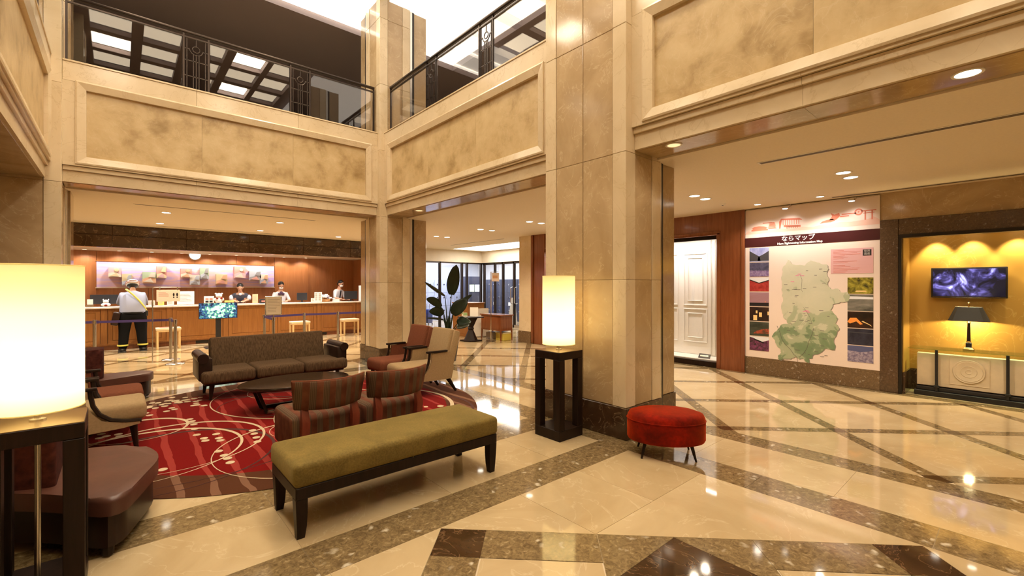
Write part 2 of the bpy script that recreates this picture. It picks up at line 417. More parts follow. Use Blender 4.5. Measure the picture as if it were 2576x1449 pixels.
for kind, polys in FT.items():
    polys.sort(key=lambda p: math.hypot(sum(a[0] for a in p)/len(p)-1.5, sum(a[1] for a in p)/len(p)-3))
    mt = {'marble_slab': M['floor'], 'granite_band': M['band'], 'dark_inset': M['inset']}[kind]
    rest = MB()
    for i, p in enumerate(polys):
        p = inset(p, .0012)
        if len(p) < 3: continue
        if i < 260: MB().prism(p, -.012, 0).build(kind, mt, floor)
        else: rest.prism(p, -.012, 0)
    if len(polys) > 260: tag(rest.build(kind, mt, floor), None, None, None, 'stuff')
    else: rest.bm.free()

# ---------------------------------------------------------------- pillars
H = 7.2
def pillar(x0, x1, y0, y1, label, blockx=None, blocky=None):
    root = MB().box(x0+.02, x1-.02, y0+.02, y1-.02, 0, H).build('pillar', M['tan']); tag(root, label, None, None, 'structure')
    e = .16
    for (a, b) in ((x0, y0), (x1, y0), (x0, y1), (x1, y1)):
        ex = min(e, (x1-x0)*.28); ey = min(e, (y1-y0)*.28)
        ax, bx = (a, a+ex) if a == x0 else (a-ex, a); ay, by = (b, b+ey) if b == y0 else (b-ey, b)
        zz = .31
        while zz < H:
            zt = min(H, zz+1.25); MB().box(ax, bx, ay, by, zz+.001, zt-.001, .004, 1).build('corner_stone', M['cream'], root); zz = zt
    # tan face slabs with a groove down the middle
    def slabs(ax, c0, c1, pos, sgn):
        mid = (c0+c1)/2; parts = [(c0, mid), (mid, c1)] if c1-c0 > .5 else [(c0, c1)]
        for (p, r) in parts:
            zz = .31
            while zz < H:
                zt = min(H, zz+1.25); a, b = sorted((pos+sgn*.03, pos+sgn*.008))
                bb = (a, b, p+.004, r-.004) if ax == 'x' else (p+.004, r-.004, a, b)
                MB().box(*bb, zz+.001, zt-.001, .004, 1).build('face_slab', M['tan'], root); zz = zt
    ex = min(e, (x1-x0)*.28); ey = min(e, (y1-y0)*.28)
    slabs('x', y0+ey, y1-ey, x0, 1); slabs('y', x0+ex, x1-ex, y0, 1); slabs('x', y0+ey, y1-ey, x1, -1); slabs('y', x0+ex, x1-ex, y1, -1)
    MB().box(x0-.014, x1+.014, y0-.014, y1+.014, 0, .31, .005, 1).build('plinth', M['emperador'], root)
    return root
def jamb(x0, x1, y0, y1, gx0, gx1, gy0, gy1, root):
    MB().box(x0, x1, y0, y1, .31, H, .006, 1).build('pillar_return', M['tan'], root)
    MB().box(x0-.01, x1+.01, y0-.012, y1+.012, 0, .31).build('plinth', M['emperador'], root)
    MB().box(gx0, gx1, gy0, gy1, 0, H, .003, 1).build('shutter_guide', M['steel'], root)
p1 = pillar(3.70, 4.33, 2.55, 3.64, 'broad tan marble pillar behind the lit pedestal lamp')
jamb(4.43, 4.70, 2.60, 3.59, 4.34, 4.39, 2.575, 3.615, p1)
MB().box(4.385, 4.435, 2.585, 3.605, 0, H).build('shutter_slot', M['black'], p1)
p2 = pillar(3.70, 4.33, 8.0, 8.64, 'tan marble corner pillar between the reception and the entrance hall')
jamb(4.43, 4.72, 8.05, 8.64, 4.34, 4.39, 8.02, 8.62, p2); MB().box(4.385, 4.435, 8.03, 8.61, 0, H).build('shutter_slot', M['black'], p2)
jamb(3.75, 4.30, 8.74, 9.0, 3.72, 4.30, 8.65, 8.70, p2); MB().box(3.73, 4.29, 8.695, 8.745, 0, H).build('shutter_slot', M['black'], p2)
p3 = pillar(-1.63, -.54, 8.0, 8.64, 'tan marble pillar at the left end of the reception opening')
jamb(-1.58, -.50, 8.74, 9.3, -1.60, -.525, 8.65, 8.70, p3); MB().box(-1.57, -.53, 8.695, 8.745, 0, H).build('shutter_slot', M['black'], p3)
p4 = pillar(-1.63, -.54, 2.55, 3.64, 'tan marble pillar beside the nearest pedestal lamp')
p5 = pillar(3.70, 4.70, -2.90, -1.81, 'tan marble pillar at the near end of the corridor opening')
p6 = pillar(-1.63, -.54, -2.90, -1.81, 'tan marble pillar behind the camera')

# ---------------------------------------------------------------- beams with framed stone panels
def beam(name, label, origin, rz, Lx, rail=True, orn=(), deep=.40):
    root = thing(name, label, None, (origin[0], origin[1], 0), rz, None, 'structure')
    MB().box(0, Lx, -deep, 0, 2.845, 4.39).build('beam_core', M['cream'], root)
    n = max(1, round(Lx/1.45)); xs = [Lx*i/n for i in range(n+1)]
    for a, b in zip(xs, xs[1:]):
        MB().box(a+.001, b-.001, -.02, .004, 2.845, 2.993).build('fascia_stone', M['cream'], root)
        MB().box(a+.001, b-.001, -.02, .03, 2.995, 3.052, .003, 1).build('ledge_stone', M['cream'], root)
        MB().box(a+.001, b-.001, -.02, .055, 3.055, 3.10).build('lower_rail_stone', M['cream'], root)
        MB().box(a+.001, b-.001, -.02, .055, 4.14, 4.385, .004, 1).build('upper_rail_stone', M['cream'], root)
        MB().box(a+.001, b-.001, -deep-.01, .065, 4.385, 4.41, .004, 1).build('sill_stone', M['cream'], root)
        MB().box(a+.001, b-.001, -deep, -.03, 2.838, 2.846).build('soffit_stone', M['tan'], root)
    s0, s1, z0, z1, wd = .12, Lx-.12, 3.08, 4.16, .105
    MB().box(0, s0+.01, -.02, .055, 3.10, 4.14).build('end_stone', M['cream'], root); MB().box(s1-.01, Lx, -.02, .055, 3.10, 4.14).build('end_stone', M['cream'], root)
    m = max(1, round((s1-s0)/1.35)); ps = [s0+.09+(s1-s0-.18)*i/m for i in range(m+1)]
    for a, b in zip(ps, ps[1:]): MB().box(a+.001, b-.001, -.03, .012, z0+.09, z1-.09).build('stone_panel', M['panel'], root)
    o = [(s0, z0), (s1, z0), (s1, z1), (s0, z1)]; i_ = [(s0+wd, z0+wd), (s1-wd, z0+wd), (s1-wd, z1-wd), (s0+wd, z1-wd)]
    k_ = [(s0+.018, z0+.018), (s1-.018, z0+.018), (s1-.018, z1-.018), (s0+.018, z1-.018)]
    for j in range(4):
        j2 = (j+1) % 4; mb = MB()
        P = lambda p, y: (p[0], y, p[1])
        mb.face([P(o[j], .05), P(o[j2], .05), P(o[j2], .068), P(o[j], .068)])
        mb.face([P(o[j], .068), P(o[j2], .068), P(k_[j2], .073), P(k_[j], .073)])
        mb.face([P(k_[j], .073), P(k_[j2], .073), P(i_[j2], .052), P(i_[j], .052)])
        mb.face([P(i_[j], .052), P(i_[j2], .052), P(i_[j2], .005), P(i_[j], .005)])
        bmesh.ops.remove_doubles(mb.bm, verts=mb.bm.verts, dist=1e-5); mb.build('panel_moulding', M['cream'], root, 20)
    return root
def railing(label, origin, rz, Lx, orn):
    root = thing('balcony_railing', label, 'railing', (origin[0], origin[1], 4.41), rz)
    y = -.06
    MB().box(0.02, Lx-.02, y-.03, y+.03, .84, .88, .01, 2).build('handrail', M['bronze'], root)
    MB().box(0.02, Lx-.02, y-.015, y+.015, .78, .80).build('sub_rail', M['bronze'], root)
    MB().box(0.02, Lx-.02, y-.02, y+.02, 0.01, .03).build('bottom_rail', M['bronze'], root)
    edges = [.03]
    for c in orn: edges += [c-.155, c+.155]
    edges.append(Lx-.03)
    for e in edges: MB().box(e-.012, e+.012, y-.014, y+.014, 0, .85).build('baluster_post', M['bronze'], root)
    for a, b in zip(edges[::2], edges[1::2]): MB().box(a+.02, b-.02, y-.005, y+.005, .035, .775).build('glass_panel', M['railglass'], root)
    for c in orn:
        o = MB(); t = .006
        for dx in (-.115, .115): o.box(c+dx-t, c+dx+t, y-t, y+t, .03, .78)
        for dx in (-.035, 0, .035): o.box(c+dx-t, c+dx+t, y-t, y+t, .03, .56)
        o.box(c-t, c+t, y-t, y+t, .68, .78)
        for zz in (.22, .45): o.box(c-.145, c+.145, y-t, y+t, zz-t, zz+t)
        for zz in (.62,):
            o.box(c-.145, c-.085, y-t, y+t, zz-t, zz+t); o.box(c+.085, c+.145, y-t, y+t, zz-t, zz+t)
        o.tube([(c+.045*math.cos(a), y, .63+.045*math.sin(a)) for a in [2*PI*k/16 for k in range(16)]], t*1.3, 6, True)
        o.tube([(c+.085*math.cos(a), y, .63+.085*math.sin(a)) for a in [PI+PI*k/10 for k in range(11)]], t*1.3, 6)
        o.build('ornament_grille', M['bronze'], root)
    return root
R90 = PI/2
beam('wall_beam_reception', 'stone beam with a mottled panel above the reception opening', (3.70, 8.15), PI, 4.24)
railing('dark bronze glass balcony railing above the reception opening', (3.70, 8.15), PI, 4.24, (1.35, 2.82))
beam('wall_beam_entrance', 'stone beam with a mottled panel above the entrance hall opening', (3.85, 3.64), R90, 4.36)
railing('dark bronze glass balcony railing above the entrance hall opening', (3.85, 3.64), R90, 4.36, (1.38, 2.85))
beam('wall_beam_corridor', 'stone beam with a large mottled panel above the map corridor', (3.85, -1.81), R90, 4.36)
railing('dark bronze glass balcony railing above the map corridor', (3.85, -1.81), R90, 4.36, (1.45, 2.91))
beam('wall_beam_left', 'stone beam with a mottled panel on the left side', (-.69, 8.0), -R90, 4.36)
railing('dark bronze glass balcony railing on the left side of the atrium', (-.69, 8.0), -R90, 4.36, (1.45, 2.91))
beam('wall_beam_near', 'stone beam on the left side beside the camera', (-.69, 2.55), -R90, 4.36)

# ---------------------------------------------------------------- room shell
def struct(name, label, m, *a, **k):
    o = MB().box(*a).build(name, m); tag(o, label, None, None, 'structure'); return o
ZC = 2.82
ceil = MB().box(4.26, 12.8, -4, 14, ZC, ZC+.05).box(-4, 4.26, 8.56, 13.0, ZC, ZC+.05).box(-4, -1.12, -4, 8.56, ZC, ZC+.05).build('ceiling', M['ceil']); tag(ceil, 'cream painted ceiling of the reception and corridors', None, None, 'structure')
struct('ceiling_slab', 'gallery floor slab', M['wallpaint'], 4.27, 12.8, -4, 14, 4.1, 4.39)
struct('ceiling_slab', 'gallery floor slab over reception', M['wallpaint'], -4, 4.27, 8.56, 17, 4.1, 4.39)
struct('ceiling_slab', 'gallery floor slab on the left', M['wallpaint'], -4, -1.1, -4, 8.56, 4.1, 4.39)
CEIL_GLOW = emit('cove_ceiling_painted_glow', (1, .95, .86), 1.1)  # emission stands in for the light the cove throws on the ceiling
# upper gallery: white ceiling with cove light put into its surface, dark ceiling beyond
struct('ceiling_gallery_glow', 'white cove ceiling beside the atrium with its light put in as glow', CEIL_GLOW, -4, 6.2, 8.15, 9.3, 6.93, 7.3)
struct('ceiling_gallery_side', 'white gallery ceiling with its light put in as glow', CEIL_GLOW, 3.9, 6.2, -4, 8.15, 6.93, 7.3)
struct('ceiling_gallery_dark', 'dark brown gallery ceiling', M['darkceil'], -4, 8.5, 9.3, 15, 6.8, 7.3)
struct('ceiling_gallery_dark', 'dark brown gallery ceiling at the right', M['darkceil'], 6.2, 8.5, -4, 9.3, 6.8, 7.3)
struct('ceiling_gallery_dark', 'dark brown gallery ceiling at the left', M['darkceil'], -4, -.7, -4, 8.15, 6.8, 7.3)
struct('wall_gallery_back', 'dark gallery back wall', M['darkceil'], -4, 8.5, 15, 15.1, 4.39, 6.8)
struct('wall_gallery_right', 'gallery right wall', M['wallpaint'], 8.5, 8.6, -4, 15, 4.39, 6.8)
struct('wall_gallery_left', 'gallery left wall', M['darkceil'], -4.1, -4, -4, 15, 4.39, 7.3)
cove = emit('cove_glow', (1, .93, .80), 3.0)
t = thing('cove_light', 'white cove light strip above the reception balcony', 'light', (0, 0, 6.89)); MB().box(-.5, 4.6, 8.5, 8.56, 0, .03).build('tube', cove, t); MB().box(-.5, 4.6, 9.18, 9.24, 0, .03).build('tube', cove, t)
# atrium ceiling with luminous coffers
at = MB(); cols = [(-.46, .22), (.42, 1.10), (1.28, 1.96), (2.14, 2.82), (2.95, 3.6)]; rows = [(-2.2+1.06*k, -1.34+1.06*k) for k in range(10)]
xs = [-.7]+[v for c in cols for v in c]+[3.9]; ys = [-4]+[v for r in rows for v in r]+[8.15]
for a, b in zip(xs[::2], xs[1::2]): at.box(a, b, -4, 8.15, H-.12, H)
for a, b in zip(ys[::2], ys[1::2]):
    for c in cols: at.box(c[0], c[1], a, b, H-.1, H)
ac = at.build('ceiling_atrium', M['darkceil']); tag(ac, 'dark coffered atrium ceiling with luminous panels', None, None, 'structure')
for i, c in enumerate(cols):
    for j, r in enumerate(rows):
        MB().box(c[0], c[1], r[0], r[1], H+.02, H+.06).build('luminous_panel', M['lens_c'] if (i+3*j) % 6 else M['lens_b'], ac)
struct('wall_end', 'marble end wall behind the camera', M['cream'], -4, 9, -4.1, -4, 0, H)
struct('wall_left', 'tan marble wall behind the left pillars', M['tan'], -4.1, -4, -4, 17, 0, ZC)

# map corridor wall (plane x = 8.2), with shop front and niche
XW = 8.2
struct('wall_right', 'tan marble wall of the map corridor', M['tan'], XW, XW+.6, 1.37, 3.7, .0, ZC)
wr2 = struct('wall_right_upper', 'tan marble wall above the lit niche', M['tan'], XW, XW+.1, -4, 1.37, 2.43, ZC)
MB().box(XW-.02, XW+.02, 1.37, 3.21, 0, .30, .003, 1).build('granite_skirting', M['base_granite'], wr2)
fr = MB().box(XW-.03, XW+.6, 1.165, 1.37, 0, 2.43, .006, 1).build('trim_1', M['frame_granite']); tag(fr, 'dark granite frame around the lit niche', None, None, 'structure')
MB().box(XW-.03, XW+.15, -4, 1.165, 2.19, 2.43, .006, 1).build('frame_lintel', M['frame_granite'], fr)
MB().box(XW-.045, XW+.5, 1.13, 1.165, 0, 2.21).build('frame_lining', M['black'], fr)
MB().box(XW-.045, XW+.10, -4, 1.13, 2.165, 2.21).build('frame_lining', M['black'], fr)
def gold_mat():
    m, nt, p = new('gold_wallpaper'); v = coord(nt, False)
    n = N(nt, 'ShaderNodeTexNoise', Scale=2.2, Detail=3.0, Distortion=3.5); nt.links.new(v, n.inputs['Vector'])
    s = N(nt, 'ShaderNodeMath', operation='SUBTRACT'); s.inputs[1].default_value = .5; nt.links.new(n.outputs[0], s.inputs[0])
    a = N(nt, 'ShaderNodeMath', operation='ABSOLUTE'); nt.links.new(s.outputs[0], a.inputs[0])
    n2 = N(nt, 'ShaderNodeTexNoise', Scale=1.3, Detail=1.0); nt.links.new(v, n2.inputs['Vector'])
    r2 = ramp(nt, n2.outputs[0], [(.5, (0, 0, 0)), (.58, (1, 1, 1))])
    r = ramp(nt, a.outputs[0], [(.0, (1, 1, 1)), (.02, (0, 0, 0))])
    f = mix(nt, 1.0, r.outputs[0], r2.outputs[0], 'MULTIPLY')
    nt.links.new(mix(nt, f, (.46, .27, .055), (.56, .36, .10)), p.inputs['Base Color']); p.inputs['Roughness'].default_value = .45
    return m
M['gold'] = gold_mat()
wn0 = struct('wall_niche', 'gold patterned wallpaper niche wall', M['gold'], 8.72, 8.8, -4, 1.37, 0, 2.5)
wn = MB().box(XW+.02, 8.72, 1.12, 1.16, .30, 2.4).build('trim_3', M['gold']); tag(wn, 'gold cheek of the lit niche', None, None, 'structure')
MB().box(XW+.02, 8.72, 1.10, 1.165, 0, .30).build('niche_skirting', M['emperador'], wn)
MB().box(8.69, 8.72, -4, 1.10, 0, .30).build('niche_skirting', M['emperador'], wn0)
tag(MB().box(XW+.1, 8.72, -4, 1.16, 2.26, 2.30).build('ceiling_niche', M['wallpaint']), 'head of the lit niche', None, None, 'structure')
# wooden portal and display window
wp = struct('trim_2', 'mahogany portal frame beside the map', M['wood_r'], XW-.04, XW+.55, 3.22, 3.69, 0, ZC)
MB().box(XW-.06, XW-.03, 3.20, 3.26, 0, ZC, .01, 2).build('portal_moulding', M['wood_r'], wp)
MB().box(XW-.055, XW-.03, 3.62, 3.69, 0, 2.46, .01, 2).build('portal_moulding', M['wood_r'], wp)
MB().box(XW-.04, XW+.55, 3.69, 8.1, 2.42, ZC).build('portal_lintel', M['wood_r'], wp)
MB().box(XW-.055, XW-.03, 3.62, 8.1, 2.42, 2.49, .01, 2).build('portal_moulding', M['wood_r'], wp)
MB().box(XW-.06, XW+.55, 8.05, 8.52, 0, ZC).build('portal_post', M['wood_r'], wp)
MB().box(XW-.10, XW-.05, 8.44, 8.52, 0, ZC, .02, 3).build('portal_moulding', M['wood_r'], wp)
pier = struct('wall_pier', 'cream marble pier beside the entrance hall', M['cream'], XW-.08, XW+.5, 8.52, 8.98, .3, ZC)
MB().box(XW-.10, XW+.5, 8.52, 9.0, 0, .3).build('plinth', M['base_granite'], pier)
dw = struct('wall_display', 'white panelled display wall', M['white'], 8.80, 8.86, 3.69, 8.1, .12, 2.5)
def moulding(parent, m, x, y0, y1, z0, z1, t=.022):
    for a in ((y0, y1, z0, z0+t), (y0, y1, z1-t, z1), (y0, y0+t, z0+t, z1-t), (y1-t, y1, z0+t, z1-t)):
        MB().box(x-.018, x, *a, .005, 1).build('moulding', m, parent)
for k in range(5):
    y = 4.16+k*.62
    for (z0, z1) in ((1.10, 2.16), (.36, 1.04)):
        moulding(dw, M['white'], 8.80, y, y+.50, z0, z1); moulding(dw, M['white'], 8.80, y+.09, y+.41, z0+.09, z1-.09, .016)
for y in (4.0, 4.08): MB().box(8.77, 8.80, y, y+.025, .14, 2.4).build('pilaster', M['white'], dw)
MB().box(8.2, 8.8, 3.69, 8.05, 0, .10).build('display_plinth', M['wood_d'], dw); MB().box(8.32, 8.8, 3.69, 8.05, .10, .115).build('display_shelf', M['white'], dw)
gl = MB().box(8.30, 8.31, 3.70, 8.05, .115, 2.42).build('window_1', M['glass']); tag(gl, 'shop display window pane', None, None, 'structure')
MB().box(8.28, 8.33, 3.70, 8.05, 2.36, 2.42).build('window_head', M['wood_d'], gl)
area_light('display_light', (8.42, 5.8, 2.40), .15, 62, (1, .94, .92), 4.2, (0, math.radians(-8), 0))

# reception: bulkhead, back wall
bk = struct('wall_bulkhead', 'dark marble bulkhead above the reception desk', M['emperador'], -4, 6.4, 13.0, 13.15, 2.58, ZC)
for k in range(8):
    x = -4+k*1.3
    MB().box(x+.001, x+1.299, 12.975, 13.15, 2.33, 2.585, .006, 1).build('bulkhead_stone', M['emperador'], bk)
    MB().box(x+.001, x+1.299, 12.985, 13.15, 2.60, 2.80, .006, 1).build('bulkhead_stone', M['emperador'], bk)
MB().box(-4, 6.4, 13.15, 16, 2.42, 2.47).build('bulkhead_ceiling', M['wallpaint'], bk)
wb = struct('wall_back', 'cherry wood wall behind the reception desk', M['wood_w'], -4, 6.6, 16.02, 16.1, 0, 2.5)
for k in range(8):
    x = -3.6+k*1.056+.006
    if x < 4.8: MB().box(x, x+1.046, 15.99, 16.03, 0, 2.46).build('wall_panel', M['wood_w'], wb)
MB().box(4.85, 6.6, 16.3, 16.4, 0, 2.5).build('wall_panel', M['wood_w'], wb)
MB().box(5.55, 5.62, 16.2, 16.32, 0, 2.5).build('door_casing', M['wood_w'], wb); MB().box(5.62, 6.4, 16.26, 16.3, 0, 2.1).build('wall_panel', M['wood_w'], wb)
wr = struct('wall_reception_end', 'cherry wood wall at the right end of the reception', M['wood_w'], 6.4, 6.5, 13.0, 16.4, 0, ZC)
struct('wall_reception_left', 'wood wall at the left end of the reception', M['wood_w'], -4.1, -4, 13, 16.1, 0, 2.5)

# far entrance hall: cream fascia, glass fronts, locker room
wf = struct('wall_far', 'cream fascia above the entrance glazing', M['wallpaint'], 6.5, 10.7, 13.9, 14.1, 2.38, ZC)
MB().box(10.6, 10.8, 8.9, 13.9, 2.38, ZC).build('fascia', M['wallpaint'], wf)
struct('wall_far_left', 'wall beside the entrance glazing', M['wallpaint'], 6.5, 7.6, 13.9, 14.1, 0, 2.4)
gw = MB().box(7.6, 10.7, 13.97, 13.98, .02, 2.34).build('window_2', M['glass']); tag(gw, 'glass wall in front of the lockers', None, None, 'structure')
for x in (7.62, 8.75, 9.72, 9.95, 10.62): MB().box(x-.03, x+.03, 13.92, 14.02, 0, 2.38).build('mullion', M['bronze'], gw)
MB().box(7.6, 10.7, 13.92, 14.02, 2.33, 2.39).build('window_head', M['bronze'], gw)
gd = MB().box(10.70, 10.71, 9.0, 13.9, .02, 2.34).build('door_1', M['glass']); tag(gd, 'double glass entrance doors with chrome handles', None, None, 'structure')
for y in (13.85, 13.2, 12.72, 12.10, 11.2, 10.2): MB().box(10.66, 10.75, y-.03, y+.03, 0, 2.38).build('door_stile', M['bronze'], gd)
MB().box(10.66, 10.75, 9.0, 13.9, 2.3, 2.39).build('door_head', M['bronze'], gd); MB().box(10.66, 10.75, 9.0, 13.9, 0, .10).build('door_bottom_rail', M['steel'], gd)
for y in (12.0, 12.2):
    MB().tube([(10.70, y, .85), (10.62, y, .88), (10.62, y, 1.42), (10.70, y, 1.45)], .018, 8).build('door_handle', M['chrome'], gd)
struct('wall_hall_right', 'hall wall beyond the glass doors', M['plasticw'], 13.2, 13.3, 8, 18.4, 0, 3)
struct('wall_hall_back', 'locker room back wall', plain('cool_white_wall', (.8, .82, .88), .6), 6, 13.3, 17.6, 17.7, 0, 3)
struct('ceiling_hall', 'locker room ceiling', M['plasticw'], 6.4, 13.3, 14.1, 17.7, 2.8, 2.85)
struct('ceiling_hall_right', 'ceiling beyond the glass doors', M['plasticw'], 10.8, 13.3, 8, 14.1, 2.75, 2.81)
area_light('locker_room_light', (10.2, 15.6, 2.75), 3.6, 230, COOL, 1.6)
area_light('door_hall_light', (11.8, 13.6, 2.70), 1.0, 90, COOL, 3.6)

# ================================================================ lounge furniture
def rug():
    m, nt, p = new('red_rug'); tc = nt.nodes.new('ShaderNodeTexCoord'); v = tc.outputs['Object']
    sp = N(nt, 'ShaderNodeSeparateXYZ'); nt.links.new(v, sp.inputs[0])
    n = N(nt, 'ShaderNodeTexNoise', Scale=1.5, Detail=1.5, Distortion=0.2); nt.links.new(v, n.inputs['Vector'])
    def mth(op, a, b=None):
        k = N(nt, 'ShaderNodeMath', operation=op)
        for i, x in enumerate((a, b)):
            if x is None: continue
            if isinstance(x, (int, float)): k.inputs[i].default_value = x
            else: nt.links.new(x, k.inputs[i])
        return k.outputs[0]
    wob = mth('MULTIPLY', mth('SUBTRACT', n.outputs[0], .5), .16)
    xs = mth('ADD', sp.outputs[0], wob)
    fr = mth('FRACT', mth('MULTIPLY', xs, 1/.21))
    n3 = N(nt, 'ShaderNodeTexNoise', Scale=3.0, Detail=2.0); nt.links.new(v, n3.inputs['Vector'])
    wdt = mth('ADD', mth('MULTIPLY', n3.outputs[0], .3), .08)
    st = mth('LESS_THAN', fr, wdt)
    ln = N(nt, 'ShaderNodeVectorMath', operation='LENGTH'); nt.links.new(v, ln.inputs[0])
    out = mth('GREATER_THAN', ln.outputs['Value'], 1.80)
    red = mix(nt, st, (.17, .006, .005), (.30, .036, .028)); br = mix(nt, st, (.085, .030, .014), (.20, .098, .058))
    nf = N(nt, 'ShaderNodeTexNoise', Scale=260.0, Detail=1.0); nt.links.new(v, nf.inputs['Vector'])
    nt.links.new(mix(nt, out, red, br), p.inputs['Base Color']); p.inputs['Roughness'].default_value = .95; p.inputs['Specular IOR Level'].default_value = .1
    b = N(nt, 'ShaderNodeBump', Strength=.3, Distance=.004); nt.links.new(nf.outputs[0], b.inputs['Height']); nt.links.new(b.outputs[0], p.inputs['Normal'])
    cx, cy, R = 1.56, 5.72, 2.17
    t = thing('round_rug', 'round red and brown rug with cream rings and dots under the coffee table', 'rug', (cx, cy, 0))
    MB().lathe([(0, .0), (R, 0), (R+.006, .004), (R, .008), (0, .009)], n=96).build('pile', m, t)
    cream = fabric('cream_wool', (.60, .47, .31), .95, .1, 200, .1); dark = fabric('dark_wool', (.07, .022, .018), .95, .1, 200, .1)
    def ring(mb, x, y, r, wd, z):
        n = 72; prev = None
        for k in range(n+1):
            a = 2*PI*k/n; w_ = wd*(.7+.5*math.sin(a+x))
            c0 = (x-cx+(r-w_/2)*math.cos(a), y-cy+(r-w_/2)*math.sin(a)); c1 = (x-cx+(r+w_/2)*math.cos(a), y-cy+(r+w_/2)*math.sin(a))
            ok = math.hypot(*c1) < R-.01
            if prev and ok and prev[2]: mb.face([(prev[0][0], prev[0][1], z), (prev[1][0], prev[1][1], z), (c1[0], c1[1], z), (c0[0], c0[1], z)])
            prev = (c0, c1, ok)
    for i, (x, y, r, wd) in enumerate(((2.14, 6.55, 1.29, .045), (.15, 6.03, .42, .04), (.16, 5.12, .75, .035), (1.41, 4.48, .82, .035), (1.84, 6.94, .52, .03), (.38, 5.25, .75, .03), (2.3, 5.3, 1.02, .04), (1.5, 5.0, .35, .03))):
        a = MB(); ring(a, x, y, r, wd, .0103+i*1e-5); bmesh.ops.remove_doubles(a.bm, verts=a.bm.verts, dist=1e-5); a.build('cream_ring', cream, t, fix=False)
    for i, (x, y, r, wd) in enumerate(((.32, 4.87, .81, .035), (.57, 5.63, 1.46, .03), (1.5, 6.3, .62, .04), (2.6, 4.9, .8, .03))):
        a = MB(); ring(a, x, y, r, wd, .0096+i*1e-5); bmesh.ops.remove_doubles(a.bm, verts=a.bm.verts, dist=1e-5); a.build('dark_ring', dark, t, fix=False)
    dots = [(.6, 6.15), (.61, 6.04), (.61, 5.89), (.6, 5.7), (.59, 5.46), (.63, 5.29), (.63, 5.2), (.74, 5.36), (.74, 5.2), (.74, 5.11), (.68, 4.79), (.7, 4.64), (.71, 4.54), (.71, 4.42), (1.04, 5.25), (1.03, 5.12), (1.02, 4.98), (1., 4.84), (.75, 7.04), (.74, 6.92), (.74, 6.82), (.67, 7.38), (.68, 7.23), (.59, 7.18), (.54, 7.5), (.42, 7.5), (.38, 7.27), (.34, 6.98), (.49, 6.86), (.51, 6.76), (.43, 6.72), (.26, 7.06), (.24, 6.78), (.21, 6.69), (.27, 6.64), (-.13, 6.12), (-.09, 6.), (-.14, 5.97), (0., 6.), (.01, 5.91), (-.16, 5.56), (-.07, 5.51), (-.06, 5.44), (.27, 4.61)]
    for k in range(46):
        q_ = random.random(); dots.append((2.55+random.uniform(-.35, .5), 4.75+random.uniform(-.4, .5)) if k < 24 else (.5+random.gauss(0, .16), 7.1+random.gauss(0, .22)))
    for i, (x, y) in enumerate(dots):
        if math.hypot(x-cx, y-cy) > R-.08: continue
        r = .034 if i < 44 else random.uniform(.026, .042)
        MB().lathe([(0, .0110+i*1e-6), (r, .0110+i*1e-6), (r, .009), (0, .009)], (x-cx, y-cy, 0), 12, 1, 1.1).build('cream_dot', cream, t)
rug()

def bench():
    x0, x1, y0, y1 = .77, 2.31, 2.80, 3.36
    t = thing('upholstered_bench', 'long olive velvet bench with dark wooden legs in the foreground', 'bench', ((x0+x1)/2, (y0+y1)/2, 0))
    a, b = (x1-x0)/2, (y1-y0)/2
    mb = MB().box(-a, a, -b, b, .305, .445, .032, 4)
    bmesh.ops.subdivide_edges(mb.bm, edges=[e for e in mb.bm.edges if e.calc_length() > .3], cuts=10, use_grid_fill=True)
    for v in mb.bm.verts:
        if v.co.z > .43: v.co.z += .012*(1-(v.co.x/a)**4)*(1-(v.co.y/b)**4)
    c = mb.build('cushion', M['olive'], t)
    MB().tube([(0, -b-.001, .31), (0, -b-.001, .40), (0, -b+.03, .436), (0, -b+.08, .452), (0, b-.08, .452)], .0022, 5).build('seam', M['olive'], c)
    MB().box(-a+.01, a-.01, -b+.01, b-.01, .235, .31, .006, 1).build('apron', M['wood_d'], t)
    for sx in (-1, 1):
        for sy in (-1, 1):
            mb = MB(); pts = [(.235, 0, .034), (.15, .0, .032), (.07, .006, .028), (0, .022, .022)]
            rows = []
            for z, off, w_ in pts:
                x = sx*(a-.045)+sx*off*.0; y = sy*(b-.05)+sy*off*0
                x += -sx*(.034-w_)+sx*off*.6
                rows.append([(x-w_, y-w_, z), (x+w_, y-w_, z), (x+w_, y+w_, z), (x-w_, y+w_, z), (x-w_, y-w_, z)])
            mb.grid(rows); bmesh.ops.remove_doubles(mb.bm, verts=mb.bm.verts, dist=1e-5); bmesh.ops.holes_fill(mb.bm, edges=mb.bm.edges, sides=4)
            mb.build('leg', M['wood_d'], t)
bench()

